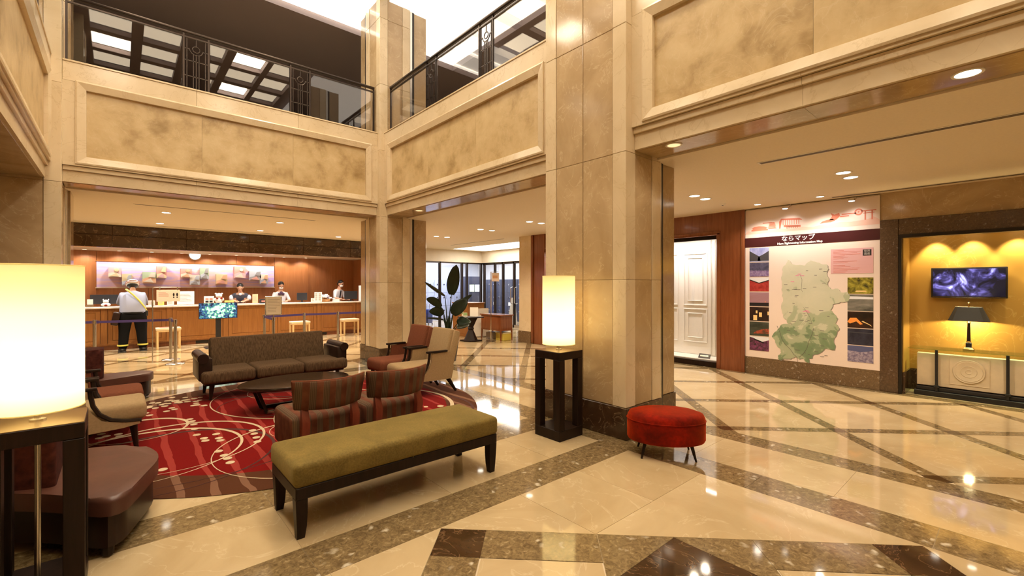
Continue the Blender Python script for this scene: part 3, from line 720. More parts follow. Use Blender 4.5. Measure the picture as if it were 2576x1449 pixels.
def stripe_mat():
    m, nt, p = new('striped_upholstery'); tc = nt.nodes.new('ShaderNodeTexCoord'); sp = N(nt, 'ShaderNodeSeparateXYZ'); nt.links.new(tc.outputs['Object'], sp.inputs[0])
    def mth(op, a, b):
        k = N(nt, 'ShaderNodeMath', operation=op)
        for i, x in enumerate((a, b)):
            if isinstance(x, (int, float)): k.inputs[i].default_value = x
            elif x is not None: nt.links.new(x, k.inputs[i])
        return k.outputs[0]
    f = mth('FRACT', mth('MULTIPLY', sp.outputs[0], 1/.092), 0)
    n = N(nt, 'ShaderNodeTexNoise', Scale=9.0, Detail=4.0); nt.links.new(tc.outputs['Object'], n.inputs['Vector'])
    rr = ramp(nt, n.outputs[0], [(.35, (.095, .030, .016)), (.65, (.165, .056, .029))])
    fine = mth('FRACT', mth('MULTIPLY', sp.outputs[0], 1/.0115), 0); fl_ = mth('LESS_THAN', fine, .3)
    g = mix(nt, fl_, (.095, .055, .032), (.15, .09, .053))
    nt.links.new(mix(nt, mth('LESS_THAN', f, .5), rr.outputs[0], g), p.inputs['Base Color'])
    p.inputs['Roughness'].default_value = .85; p.inputs['Specular IOR Level'].default_value = .15
    return m
M['stripe'] = stripe_mat()
def striped_chair():
    # faces +y; origin at the middle of the footprint, back at y = -.33
    t = thing('lounge_chair', 'x', 'chair')
    mb = MB().box(-.285, .285, -.24, .33, .12, .44, .05, 4); mb.build('seat', M['stripe'], t)
    rows_o = []; rows_i = []
    n = 14
    mb = MB(); Z = [.50, .515, .56, .66, .725, .735]
    def prof(k, z, side):
        u = -1+2*k/n; x = .293*u*(1-.09*(1-(z-.5)/.235)); y = -.355+.135*u*u-(z-.5)*.16
        d = .022 if .512 < z < .728 else .012
        return (x, y+side*d, z)
    loop = [(z, 1) for z in Z]+[(z, -1) for z in reversed(Z)]
    rows = [[prof(k, z, s) for k in range(n+1)] for z, s in loop]; rows.append(rows[0])
    mb.grid(rows); bmesh.ops.remove_doubles(mb.bm, verts=mb.bm.verts, dist=1e-5); bmesh.ops.holes_fill(mb.bm, edges=mb.bm.edges, sides=40)
    bk = mb.build('backrest', M['stripe'], t, 50)
    pip = []
    MB().tube([prof(k, .735, 0) for k in range(n+1)], .009, 6).build('piping', M['rust'], bk)
    for sx in (-1, 1):
        mb = MB(); x = sx*.2
        rows = []
        for z, y, w_, d in ((.53, -.255, .02, .012), (.50, -.262, .026, .018), (.40, -.29, .030, .03), (.30, -.275, .028, .032), (.12, -.30, .024, .024), (0, -.335, .018, .018)):
            rows.append([(x-w_, y-d, z), (x+w_, y-d, z), (x+w_, y+d, z), (x-w_, y+d, z), (x-w_, y-d, z)])
        mb.grid(rows); bmesh.ops.remove_doubles(mb.bm, verts=mb.bm.verts, dist=1e-5); bmesh.ops.holes_fill(mb.bm, edges=mb.bm.edges, sides=4)
        mb.build('back_leg', M['wood_l'], t)
        MB().cyl((sx*.235, .27, .125), (sx*.24, .285, 0), .022, .015, 8).build('front_leg', M['wood_l'], t)
    return t
ch = striped_chair(); ch.location = (1.315, 4.05, .0122); tag(ch, 'striped barrel-back chair nearer the left, behind the olive bench', None, 'striped chairs behind the bench')
dup(ch, (1.925, 4.05, .0122), 0, 'striped barrel-back chair nearer the right end of the olive bench', 'striped chairs behind the bench')

def coffee_table():
    t = thing('coffee_table', 'oval dark wood coffee table in front of the sofa', 'table', (1.66, 5.95, .0122))
    MB().lathe([(0, .285), (.955, .285), (.985, .292), (1.0, .305), (1.0, .318), (.99, .326), (0, .328)], n=64, sx=.63, sy=.43).build('tabletop', plain('dark_gloss_wood', (.016, .007, .004), .16, coat=.1), t)
    for y in (-.15, .15):
        MB().box(-.36, .34, y-.02, y+.02, .0, .035, .004, 1).build('floor_bar', M['steel'] if y < 0 else M['wood_d'], t)
        mb = MB().tube([(-.46, y, .287), (-.36, y, .012)], .024, 4); mb.build('leg', M['wood_d'], t)
        mb = MB().tube([(.44, y, .287), (.34, y, .012)], .024, 4); mb.build('leg', M['wood_d'], t)
        MB().box(-.45, .43, y-.018, y+.018, .255, .287).build('top_rail', M['wood_d'], t)
coffee_table()

def sofa():
    x0, x1 = .80, 2.66; t = thing('sofa', 'brown tweed three-seat sofa with rolled leather arms', 'sofa', ((x0+x1)/2, 7.25, .0122)); a = (x1-x0)/2
    MB().box(-a+.03, a-.03, -.30, .36, .19, .27, .01, 1).build('base', M['wood_d'], t)
    w3 = (2*a+.02)/3
    for k in range(3):
        xx = -a-.01+k*w3
        mb = MB().box(xx+.004, xx+w3-.004, -.37, .25, .22, .375, .045, 4)
        for v in mb.bm.verts:
            if v.co.z > .36: v.co.z += .012*(1-((v.co.x-xx-w3/2)/(w3/2))**2)
        mb.build('seat_cushion', M['sofa'], t)
    sh = Matrix.Translation((0, .26, .36)) @ Matrix.Rotation(math.radians(-12), 4, 'X')
    MB().box(-a+.16, a-.16, -.07, .09, -.08, .40, .03, 3, M=sh).build('backrest', M['sofa'], t)
    for s in (-1, 1):
        arm = MB().box(s*(a-.05)-.075, s*(a-.05)+.075, -.27, .36, .25, .545, .02, 2).build('arm', M['leather_d'], t)
        MB().cyl((s*(a-.02), -.29, .545), (s*(a-.02), .34, .545), .062, n=20).build('arm_roll', M['leather_d'], arm)
        for y in (-.26, .30): MB().cyl((s*(a-.12), y, .2), (s*(a-.10), y-.01*(1 if y < 0 else -1), 0), .032, .017, 8).build('leg', M['wood_d'], t)
sofa()

def armchair(fab):
    # faces -x ; footprint centred
    t = thing('armchair', 'x', 'armchair')
    D = M['wood_d']
    mb = MB().box(-.47, .20, -.245, .245, .255, .42, .05, 4)
    for v in mb.bm.verts:
        if v.co.z > .40: v.co.z += .012*(1-(v.co.y/.25)**2)-.03*max(0, (v.co.x+.1))
    seat = mb.build('seat', fab, t)
    # back: leaning slab with wings
    lean = Matrix.Translation((.18, 0, .34)) @ Matrix.Rotation(math.radians(15), 4, 'Y')
    MB().box(-.05, .05, -.245, .245, -.06, .555, .03, 3, M=lean).build('backrest', fab, t)
    MB().box(.0, .11, -.275, .275, -.10, .545, .025, 2, M=lean).build('back_shell', fab, t)
    for s in (-1, 1):
        prof = [(-.16, .30), (-.10, .37), (-.06, .45), (-.05, .565), (.24, .58), (.30, .36), (.26, .20), (-.02, .20), (-.30, .215), (-.42, .235), (-.42, .255), (-.30, .265)]
        Mx = Matrix(((1, 0, 0, 0), (0, 0, 1, s*.268-.014), (0, 1, 0, 0), (0, 0, 0, 1)))
        MB().prism(prof, 0, .028, Mx).build('side_panel', fab, t)
        pts = [(-.43, .262), (-.32, .272), (-.22, .30), (-.145, .36), (-.105, .44), (-.09, .52), (-.085, .578)]
        arm = MB().tube([(x, s*.27, z) for x, z in pts], .018, 6).build('arm_support', D, t)
        MB().box(-.13, .19, s*.27-.027, s*.27+.027, .575, .602, .008, 2).build('armrest', D, arm)
        mb = MB().cyl((.22, s*.225, .22), (.36, s*.235, .008), .034, .018, 8); mb.build('back_leg', D, t)
        mb = MB().cyl((-.37, s*.215, .255), (-.395, s*.225, .004), .032, .017, 8); mb.build('front_leg', D, t)
    return t
a1 = armchair(M['tanfab']); a1.location = (3.24, 5.56, .0122); tag(a1, 'tan upholstered armchair with dark arms on the right of the rug', None, 'armchairs around the rug')
a2 = armchair(M['rust']); a2.location = (3.24, 6.22, .0122); tag(a2, 'rust brown upholstered armchair behind the tan one, beside the corner pillar', None, 'armchairs around the rug')
dup(a1, (-.27, 5.60, .0122), PI, 'tan upholstered armchair on the left, nearer the pedestal lamp', 'armchairs around the rug')
dup(a2, (-.27, 6.23, .0122), PI, 'rust brown upholstered armchair on the left, beyond the tan one', 'armchairs around the rug')

def rounded(poly, r, n=5):
    out = []; k = len(poly)
    for i in range(k):
        p0 = Vector(poly[i-1]); p = Vector(poly[i]); p2 = Vector(poly[(i+1) % k])
        a = (p0-p); b = (p2-p); rr = min(r, a.length*.45, b.length*.45); a = p+a.normalized()*rr; b = p+b.normalized()*rr
        for j in range(n+1):
            u = j/n; q_ = a*(1-u)**2+p*2*u*(1-u)+b*u*u; out.append((q_.x, q_.y))
    return out
def lounger(poly, back, label, pat):
    x = sum(p[0] for p in poly)/len(poly); y = sum(p[1] for p in poly)/len(poly)
    t = thing('chaise_longue', label, 'chaise longue', (x, y, .0118), 0, 'leather lounge seats at the left')
    L = [(p[0]-x, p[1]-y) for p in poly]; R = rounded(L, .19)
    s = MB().prism([(p[0], p[1]) for p in R], .235, .335, r=.03, seg=4).build('seat', M['leather'], t, 50)
    MB().prism([(p[0]*.93, p[1]*.93) for p in R], .05, .238).build('base', M['leather_d'], t)
    for p in L: MB().cyl((p[0]*.78, p[1]*.78, .06), (p[0]*.78, p[1]*.78, 0), .03, .026, 8).build('leg', M['wood_d'], t)
    bl = [(p[0]-x, p[1]-y) for p in back]
    MB().prism(rounded(bl, .05), .32, .70, r=.05, seg=4).build('backrest', pat, t, 50)
lounger([(.0, 3.19), (.23, 3.88), (.13, 4.26), (-.20, 4.42), (-.62, 4.38), (-.62, 3.86), (-.30, 3.58)], [(-.27, 3.66), (-.27, 4.30), (-.50, 4.34), (-.55, 3.80)], 'brown leather lounge seat behind the nearest pedestal lamp', M['maroon'])
lounger([(-.16, 7.38), (.33, 7.62), (.38, 7.90), (.10, 7.97), (-.46, 7.90), (-.46, 7.38)], [(-.42, 7.42), (-.14, 7.55), (-.14, 7.90), (-.42, 7.90)], 'brown leather lounge seat beyond the left armchairs, by the corner', M['maroon'])

def floor_lamp(x, y, label):
    t = thing('floor_lamp', label, 'floor lamp', (x, y, 0), 0, 'pedestal lamps'); D = M['wood_d']; a = .17; wpost = .075
    MB().box(-a, a, -a, a, 0, .10, .004, 1).build('bottom_frame', D, t)
    MB().box(-a, a, -a, a, .78, .856, .004, 1).build('top_frame', D, t)
    for sx in (-1, 1):
        for sy in (-1, 1): MB().box(*sorted((sx*a, sx*(a-wpost))), *sorted((sy*a, sy*(a-wpost))), .10, .78, .003, 1).build('post', D, t)
    MB().box(-a+.002, a-.002, -a+.002, a-.002, .855, .858).build('top_plate', plain('bronze_plate', (.42, .30, .16), .25, .9), t)
    MB().cyl((0, 0, .10), (0, 0, .95), .012, n=12).lathe([(.03, .858), (.03, .866), (.014, .87)], n=16).build('stem', M['steel'], t)
    s = MB().lathe([(.164, .915), (.164, 1.598)], n=48)
    for f in [f for f in s.bm.faces if len(f.verts) > 4]: s.bm.faces.remove(f)
    sh = s.build('lamp_shade', M['shade'], t, fix=False)
    MB().tube([(.164*math.cos(2*PI*k/40), .164*math.sin(2*PI*k/40), 1.598) for k in range(40)], .003, 6, True).build('shade_rim', M['shade'], sh)
    MB().tube([(.164*math.cos(2*PI*k/40), .164*math.sin(2*PI*k/40), .915) for k in range(40)], .003, 6, True).build('shade_rim', M['shade'], sh)
    MB().ell((0, 0, 1.17), (.03, .03, .05)).build('bulb', emit('bulb_glow', (1, .8, .5), 6), t)
    for z, pw in ((1.10, 7.2), (1.34, 2.4)):
        point_light('lamp_bulb_light', (0, 0, z), pw, (1, .80, .46), .05, t)
floor_lamp(3.345, 3.105, 'lit cylinder-shade floor lamp on dark wooden frame before the broad pillar')
floor_lamp(-.29, 3.11, 'lit cylinder-shade floor lamp on dark wooden frame at far left foreground')

def ottoman():
    t = thing('ottoman', 'oval red crushed velvet ottoman on thin black legs beside the pillar', 'ottoman', (3.675, 2.115, 0), math.radians(-51))
    MB().lathe([(0, .13), (.9, .13), (.97, .137), (1, .155), (1.0, .30), (.985, .345), (.94, .372), (.8, .388), (.4, .396), (0, .398)], n=56, sx=.335, sy=.225).build('seat', M['red'], t, 60)
    MB().tube([(.337*math.cos(2*PI*k/48), .227*math.sin(2*PI*k/48), .318) for k in range(48)], .004, 6, True).build('piping', M['red'], t)
    for sx in (-1, 1):
        for sy in (-1, 1): MB().cyl((sx*.19, sy*.12, .14), (sx*.225, sy*.15, 0), .017, .008, 8).build('leg', M['wood_d'], t)
ottoman()

# ================================================================ recessed ceiling lights and slots
def downlight(x, y, z, label, group, r=.075, pw=14, col=WARM, lens=None):
    t = thing('recessed_downlight', label, 'downlight', (x, y, z), 0, group)
    MB().lathe([(r*.86, 0), (r*.88, -.006), (r*1.1, -.006), (r*1.12, 0), (r*1.1, .004)], n=24).build('trim_ring', M['white'], t)
    MB().lathe([(0, -.002), (r*.87, -.002), (r*.87, .001), (0, .001)], n=24).build('lens', lens or M['lens'], t)
    if pw: spot_light('downlight_lamp', (0, 0, -.03), pw, col, 130, .7, parent=t, r=.05)
G1 = 'paired downlights in the corridor ceiling'; G2 = 'downlights in the reception ceiling'
for i, y in enumerate((-.5, 1.4, 3.2, 5.0, 6.72, 8.38, 10.32)):
    wh = ('behind the camera side', 'nearest pair, right of the map corridor', 'pair above the corridor before the display window', 'pair hidden behind the broad pillar', 'pair beside the broad pillar', 'middle pair in the entrance hall', 'farthest pair in the entrance hall')[i]
    for x, sd in ((6.36, 'left'), (6.70, 'right')): downlight(x, y, ZC, 'round white downlight, %s one of the %s' % (sd, wh), G1, .08, 58)
for (x, y, lb) in ((.65, 10.2, 'left, nearer row'), (.66, 12.06, 'left, farther row'), (2.54, 10.25, 'middle, nearer row'), (2.55, 12.04, 'middle, farther row'), (4.46, 12.2, 'right, by the corner pillar'), (-1.3, 10.2, 'hidden behind the left pillar, nearer row'), (-1.3, 12.06, 'hidden behind the left pillar, farther row'), (4.5, 10.2, 'hidden behind the corner pillar')):
    downlight(x, y, ZC, 'round downlight in the reception ceiling, '+lb, G2, .075, 150)
for (x, y, lb) in ((7.79, 2.86, 'above the left part of the map'), (7.8, 2.0, 'above the right part of the map')):
    downlight(x, y, ZC, 'small round downlight '+lb, 'small downlights over the map', .055, 45, (1, .92, .8))
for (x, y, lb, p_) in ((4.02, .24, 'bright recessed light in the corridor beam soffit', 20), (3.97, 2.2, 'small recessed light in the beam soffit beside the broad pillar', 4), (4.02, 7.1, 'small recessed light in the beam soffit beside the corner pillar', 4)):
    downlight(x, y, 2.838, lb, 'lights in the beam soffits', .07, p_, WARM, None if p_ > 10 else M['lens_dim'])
def slot(x0, x1, y0, y1, label):
    t = thing('ceiling_slot_diffuser', label, 'air diffuser', ((x0+x1)/2, (y0+y1)/2, ZC)); a, b = (x1-x0)/2, (y1-y0)/2
    MB().box(-a, a, -b, b, -.004, .002).build('slot_frame', M['white'], t); MB().box(-a+min(.02, a*.4), a-min(.02, a*.4), -b+min(.02, b*.4), b-min(.02, b*.4), -.006, -.003).build('slot_opening', plain('slot_dark', (.12, .08, .05), .6), t)
slot(.18, 3.0, 9.44, 9.48, 'long slot air diffuser in the nearer reception ceiling'); slot(.6, 3.0, 12.55, 12.59, 'long slot air diffuser by the dark bulkhead')
slot(5.15, 5.25, -3, 1.9, 'long slot air diffuser in the nearer corridor ceiling'); slot(7.96, 8.06, -3, 1.92, 'long slot air diffuser along the niche wall'); slot(8.1, 8.14, 9.6, 12.3, 'long slot air diffuser in the entrance hall ceiling')
sd = thing('smoke_detector', 'round smoke detector on the corridor ceiling', 'smoke detector', (7.29, 3.2, ZC)); MB().lathe([(0, -.03), (.03, -.028), (.045, -.012), (.055, 0), (0, 0)], n=20).build('cover', M['white'], sd); MB().lathe([(0, -.035), (.012, -.034), (.014, -.028), (0, -.028)], n=10).build('sensor', M['black'], sd)
lp = thing('ceiling_light_panel', 'large bright light panel in the entrance hall ceiling', 'ceiling light', (9.7, 11.6, ZC))
MB().box(-.75, .75, -1.9, 1.9, -.004, .002).build('panel_frame', M['white'], lp); MB().box(-.7, .7, -1.85, 1.85, -.008, -.003).build('diffuser', emit('ceiling_panel_glow', (1, .96, .88), 3.0), lp)

# ================================================================ reception desk
t = thing('reception_counter', 'long honey wood reception counter with recessed panels', 'counter', (2.4, 14.0, 0)); OX = -2.4
MB().box(-4.0, 4.0, .06, .60, .10, .965).build('body', M['wood_o'], t)
MB().box(-4.0, 4.0, .10, .58, 0, .10).build('plinth', M['wood_r'], t)
MB().box(-4.0, 4.0, .035, .07, .13, .16).build('plinth_moulding', M['wood_o'], t)
for k in range(7):
    x = -4.0+k*1.2+.15
    if x > 3.9: break
    MB().box(x-.055, x+.055, .03, .07, .13, .965, .004, 1).build('pilaster', M['wood_o'], t)
    if x+1.1 < 4.05:
        a, b = x+.07, x+1.13
        MB().box(a+.08, b-.08, .052, .064, .22, .88, .004, 1).build('panel', M['wood_o'], t)
        MB().box(a, b, .042, .07, .885, .96).build('panel_rail', M['wood_o'], t); MB().box(a, b, .042, .07, .16, .215).build('panel_rail', M['wood_o'], t)
        MB().box(a, a+.075, .042, .07, .215, .885).build('panel_stile', M['wood_o'], t); MB().box(b-.075, b, .042, .07, .215, .885).build('panel_stile', M['wood_o'], t)
for x in (-.9, 1.9): MB().box(x, x+.5, .09, .101, .015, .085).build('vent_grille', M['black'], t)
t = thing('worktop', 'pale stone worktop on the reception counter', 'worktop', (2.4, 14.0, .967)); MB().box(-4.02, 4.02, -.03, .64, 0, .04, .008, 2).build('slab', plain('pale_stone_top', (.80, .74, .66), .12, var=.05), t); MB().box(-4.0, 4.0, .55, .62, .04, .042).build('back_edge', M['wood_o'], t)
CT = 1.008

# wall art board with relief pictures
def wave_mat():
    m, nt, p = new('pastel_wave_board'); v = coord(nt, False, (.25, .25, 2.2))
    n = N(nt, 'ShaderNodeTexNoise', Scale=3.0, Detail=5.0, Distortion=.4); nt.links.new(v, n.inputs['Vector'])
    r = ramp(nt, n.outputs[0], [(.25, (.34, .26, .66)), (.40, (.55, .42, .80)), (.5, (.78, .52, .52)), (.58, (.62, .48, .76)), (.68, (.40, .33, .74)), (.78, (.50, .54, .56))])
    nt.links.new(r.outputs[0], p.inputs['Base Color']); p.inputs['Roughness'].default_value = .6; return m
t = thing('wall_art_board', 'long pastel wave art board with square relief pictures behind the reception', 'wall art', (1.67, 15.985, 1.46))
MB().box(-2.10, 2.10, -.06, 0, 0, .68).build('board', wave_mat(), t); MB().box(-2.12, 2.12, -.075, 0, .68, .70).build('board_trim', M['wood_o'], t); MB().box(-2.12, 2.12, -.075, 0, -.02, 0).build('board_trim', M['wallpaint'], t)
pc = {'p': (.75, .38, .48), 'w': (.85, .80, .70), 'y': (.80, .66, .30), 'b': (.25, .33, .60), 'r': (.75, .20, .15), 'o': (.82, .38, .12), 'g': (.25, .48, .25), 'k': (.12, .13, .2), 's': (.45, .55, .75)}
pm = {k: plain('art_'+n_, tuple(x*.65+.28 for x in c), .6) for (k, c), n_ in zip(pc.items(), ('pink', 'white', 'yellow', 'blue', 'red', 'orange', 'green', 'black', 'sky'))}
arts = [(-.20, .06, 1.73, 1.99, 'pwy'), (.07, .28, 1.51, 1.81, 'ysb'), (.49, .78, 1.58, 1.88, 'gow'), (.79, 1.01, 1.71, 2.04, 'ryp'), (1.33, 1.59, 1.74, 1.99, 'rwo'), (1.54, 1.78, 1.53, 1.81, 'wsk'), (1.79, 2.0, 1.70, 2.03, 'gsk'), (2.18, 2.46, 1.55, 1.84, 'yor'), (2.64, 2.94, 1.73, 2.08, 'rpw'), (3.05, 3.36, 1.67, 1.96, 'skr'), (3.33, 3.56, 1.56, 1.86, 'wbo')]
for i, (x0, x1, z0, z1, cs) in enumerate(arts):
    x0 -= 1.67; x1 -= 1.67; z0 -= 1.46; z1 -= 1.46
    bl = MB().box(x0, x1, -.20, -.06, z0, z1).build('relief_picture', pm[cs[0]], t)
    h_ = (z1-z0); y = -.2
    Mx = Matrix(((1, 0, 0, 0), (0, 0, -1, y), (0, 1, 0, 0), (0, 0, 0, 1)))
    MB().prism([(x0, z0), (x1, z0), (x1, z0+h_*(.2+.1*(i % 3))), ((x0+x1)/2, z0+h_*(.55-.1*(i % 2))), (x0, z0+h_*.35)], 0, .015, Mx).build('relief_shape', pm[cs[1]], bl)
    MB().prism([(x0+.02, z0+h_*.1), (x1-.05, z0+.01), ((x0+x1)/2+.03, z0+h_*.42)], .005, .03, Mx).build('relief_shape', pm[cs[2]], bl)
    if i % 4: MB().prism([(x0+(x1-x0)*.45, z0+h_*.55), (x1-.02, z0+h_*.5), (x1-.015, z1-.015), (x0+(x1-x0)*.62, z1-.03)], 0, .03, Mx).build('relief_shape', pm[cs[(i+1) % 2+1]], bl)
    else: MB().lathe([(0, 0), (.05, 0), (.045, .03), (0, .035)], n=14).build('relief_shape', pm[cs[2]], bl).matrix_local = Matrix.Translation((x0+(x1-x0)*.62, y, z0+h_*.72)) @ Matrix.Rotation(PI/2, 4, 'X')
# round clock-like wall lamp under the bulkhead
t = thing('wall_lamp', 'half round silver wall lamp above the pastel art board', 'wall lamp', (1.68, 15.99, 2.40))
MB().lathe([(0, -.02), (.15, -.02), (.17, 0), (.17, .03), (.15, .05), (0, .05)], n=32).build('housing', M['steel'], t).rotation_euler = (PI/2, 0, 0)
MB().lathe([(0, .05), (.135, .05), (.12, .065), (0, .07)], n=32).build('dial', emit('lamp_dial', (.95, .97, 1), 2.5), t).rotation_euler = (PI/2, 0, 0)
# spotlights washing the wood wall and in the bulkhead
for i in range(10):
    x = -1.3+i*.66
    t = thing('wall_washer', 'small recessed wall washer above the wood wall, number %s from the left' % ('one two three four five six seven eight nine ten'.split()[i]), 'spotlight', (x, 15.60, 2.42), 0, 'wall washers behind the reception')
    MB().lathe([(.04, 0), (.042, -.008), (.055, -.008), (.056, 0)], n=16).build('trim_ring', M['white'], t); MB().lathe([(0, -.001), (.04, -.001), (.04, .001), (0, .001)], n=16).build('lens', M['lens'], t)
    spot_light('washer_lamp', (0, .0, -.02), 24, (1, .88, .72), 125, .5, (math.radians(16), 0, 0), t)
for i, x in enumerate((-.9, .35, 1.6, 2.75, 3.9, 5.05)):
    t = thing('desk_downlight', 'small downlight over the reception counter, %s from the left' % ('first second third fourth fifth sixth'.split()[i]), 'downlight', (x, 13.9, 2.42), 0, 'downlights over the counter')
    MB().lathe([(.05, 0), (.052, -.008), (.065, -.008), (.066, 0)], n=16).build('trim_ring', M['white'], t); MB().lathe([(0, -.001), (.05, -.001), (.05, .001), (0, .001)], n=16).build('lens', M['lens'], t)
    spot_light('desk_lamp', (0, .0, -.03), 130, (1, .92, .84), 125, .7, parent=t)

# stools before the counter
def stool():
    t = thing('wooden_stool', 'x', 'stool'); P = M['wood_p']
    MB().box(-.24, .24, -.17, .17, .44, .50, .012, 2).build('cushion', plain('straw_seat', (.72, .58, .38), .7), t)
    MB().box(-.23, .23, -.16, .16, .41, .44).build('apron', P, t)
    for sx in (-1, 1):
        for sy in (-1, 1): MB().box(sx*.21-.02, sx*.21+.02, sy*.14-.02, sy*.14+.02, 0, .41, .004, 1).build('leg', P, t)
        MB().box(sx*.21-.02, sx*.21+.02, -.12, .12, 0.0, .035).build('floor_rail', P, t)
    return t
st = stool(); st.location = (.90, 13.55, 0); tag(st, 'pale wooden stool with papers on it beside the delivery man', None, 'pale stools at the counter')
dup(st, (3.86, 13.52, 0), 0, 'pale wooden stool behind the sofa, middle of the counter', 'pale stools at the counter'); dup(st, (5.32, 13.62, 0), 0, 'pale wooden stool at the right end of the counter', 'pale stools at the counter')
t = thing('brochure', 'thin brochure lying on the left stool', 'brochure', (.86, 13.52, .50), .2); MB().box(-.12, .12, -.09, .09, 0, .004).build('back_page', M['paper'], t); MB().box(-.115, .115, -.085, .085, .004, .012).build('pages', plain('brochure_cover', (.5, .2, .15), .5), t)

# queue barriers
def stanchion():
    t = thing('belt_stanchion', 'x', 'stanchion')
    MB().lathe([(0, 0), (.15, 0), (.155, .008), (.14, .02), (.05, .03), (0, .03)], n=32).build('base', M['steel'], t)
    MB().cyl((0, 0, .02), (0, 0, .78), .028, n=16).build('post', M['steel'], t)
    MB().cyl((0, 0, .775), (0, 0, .845), .034, n=16).build('belt_head', M['chrome'], t); MB().cyl((0, 0, .845), (0, 0, .852), .028, n=16).build('cap', M['steel'], t)
    return t
G = 'queue stanchions before the reception'
spots = [(-.34, 11.66, 'steel queue stanchion at the far left beside the lamp shade'), (.80, 11.42, 'rear of the two steel stanchions by the delivery man'), (.82, 10.73, 'front of the two steel stanchions by the delivery man'), (2.46, 11.23, 'steel queue stanchion just left of the framed notice'), (2.40, 10.19, 'steel queue stanchion carrying the framed notice'), (3.36, 11.42, 'steel queue stanchion in front of the middle stool'), (4.15, 11.38, 'steel queue stanchion beside the right stool'), (5.2, 11.4, 'steel queue stanchion hidden behind the corner pillar'), (-1.6, 11.7, 'steel queue stanchion hidden behind the nearest lamp')]
s0 = stanchion()
for i, (x, y, lb) in enumerate(spots):
    if i == 0: s0.location = (x, y, 0); tag(s0, lb, None, G)
    else: dup(s0, (x, y, 0), 0, lb, G)
def belt(a, b, lb):
    A = spots[a]; Bp = spots[b]; d = Vector((Bp[0]-A[0], Bp[1]-A[1], 0)); L = d.length; an = math.atan2(d.y, d.x)
    o = MB().box(.038, L-.038, -.002, .002, .785, .832).box(.03, .055, -.006, .006, .78, .838).build('barrier_belt', M['purple']); o.location = (A[0], A[1], 0); o.rotation_euler = (0, 0, an)
    tag(o, lb, 'belt', 'purple barrier belts')
belt(0, 1, 'purple belt passing behind the delivery man'); belt(8, 0, 'short purple belt end beside the nearest lamp shade'); belt(1, 2, 'purple belt between the two close stanchions'); belt(3, 5, 'purple belt left of the middle stool'); belt(5, 6, 'purple belt right of the middle stool'); belt(6, 7, 'purple belt running behind the corner pillar'); belt(3, 4, 'purple belt below the framed notice')
def lines(parent, x0, x1, z0, z1, n, y, m, h_=.006, name='text_line'):
    for k in range(n):
        z = z1-(z1-z0)*(k+.5)/n; xe = x0+(x1-x0)*random.uniform(.6, 1)
        MB().box(x0, xe, y-.001, y, z-h_/2, z+h_/2).build(name, m, parent)
INK = plain('grey_ink', (.42, .37, .33), .8); INKR = plain('red_ink', (.6, .2, .15), .8)
t = thing('notice_sign', 'framed white notice mounted on a steel stanchion', 'sign', (2.40, 10.19, .853))
MB().box(-.155, .155, -.012, .012, .045, .43, .004, 1).build('frame', M['steel'], t); MB().box(-.14, .14, -.015, -.011, .06, .415).build('sheet', M['paper'], t); MB().cyl((0, 0, 0), (0, 0, .05), .012, n=8).build('bracket', M['steel'], t)
lines(t, -.11, .12, .10, .38, 9, -.0151, INK)
t = thing('sign_stand', 'thin steel stand holding a pink notice with black footprints', 'sign', (.50, 11.20, 0))
MB().box(-.10, .30, -.03, .03, 0, .012, .003, 1).build('base', M['chrome'], t); MB().cyl((0, 0, .01), (0, 0, 1.45), .009, n=10).build('pole', M['steel'], t)
MB().tube([(0, 0, 1.44), (.015, 0, 1.465), (.05, 0, 1.47), (.44, 0, 1.47)], .006, 8).build('hanger', M['steel'], t); MB().cyl((0, 0, 1.10), (0, 0, 1.2), .014, n=10).build('clamp', M['chrome'], t)
sg = MB().box(.06, .43, -.004, .004, 1.19, 1.42, .001, 1).build('notice_board', plain('pink_paper', (.80, .62, .50), .7), t)
lines(sg, .09, .26, 1.28, 1.38, 4, -.005, INKR)
for x in (.33, .385):
    MB().ell((x, -.005, 1.325), (.016, .002, .034), 10).build('footprint', M['plasticb'], sg); MB().ell((x, -.005, 1.272), (.012, .002, .014), 8).build('footprint', M['plasticb'], sg)
for x in (.10, .38): MB().box(x, x+.02, -.006, .006, 1.415, 1.475).build('clip', M['steel'], sg)

# digital screen on a stand
def noise_screen(name, stops, scale, strength, detail=4.0, dist=1.0, stretch=(1, 1, 1), centre=None):
    m, nt, p = new(name); v = coord(nt, False, stretch)
    n = N(nt, 'ShaderNodeTexNoise', Scale=scale, Detail=detail, Roughness=.6, Distortion=dist); nt.links.new(v, n.inputs['Vector'])
    val = n.outputs[0]
    if centre:   # picture brighter towards its middle
        vd = N(nt, 'ShaderNodeVectorMath', operation='DISTANCE'); vd.inputs[1].default_value = centre[0]; nt.links.new(v, vd.inputs[0])
        k1 = N(nt, 'ShaderNodeMath', operation='MULTIPLY_ADD'); k1.inputs[1].default_value = -centre[1]; k1.inputs[2].default_value = centre[2]; nt.links.new(vd.outputs['Value'], k1.inputs[0])
        k2 = N(nt, 'ShaderNodeMath', operation='ADD'); nt.links.new(val, k2.inputs[0]); nt.links.new(k1.outputs[0], k2.inputs[1]); val = k2.outputs[0]
    r = ramp(nt, val, stops); p.inputs['Base Color'].default_value = (.01, .01, .01, 1); p.inputs['Roughness'].default_value = .2
    nt.links.new(r.outputs[0], p.inputs['Emission Color']); p.inputs['Emission Strength'].default_value = strength; return m
t = thing('display_screen', 'flat screen showing green foliage on a black stand before the counter', 'screen', (1.84, 13.0, 0))
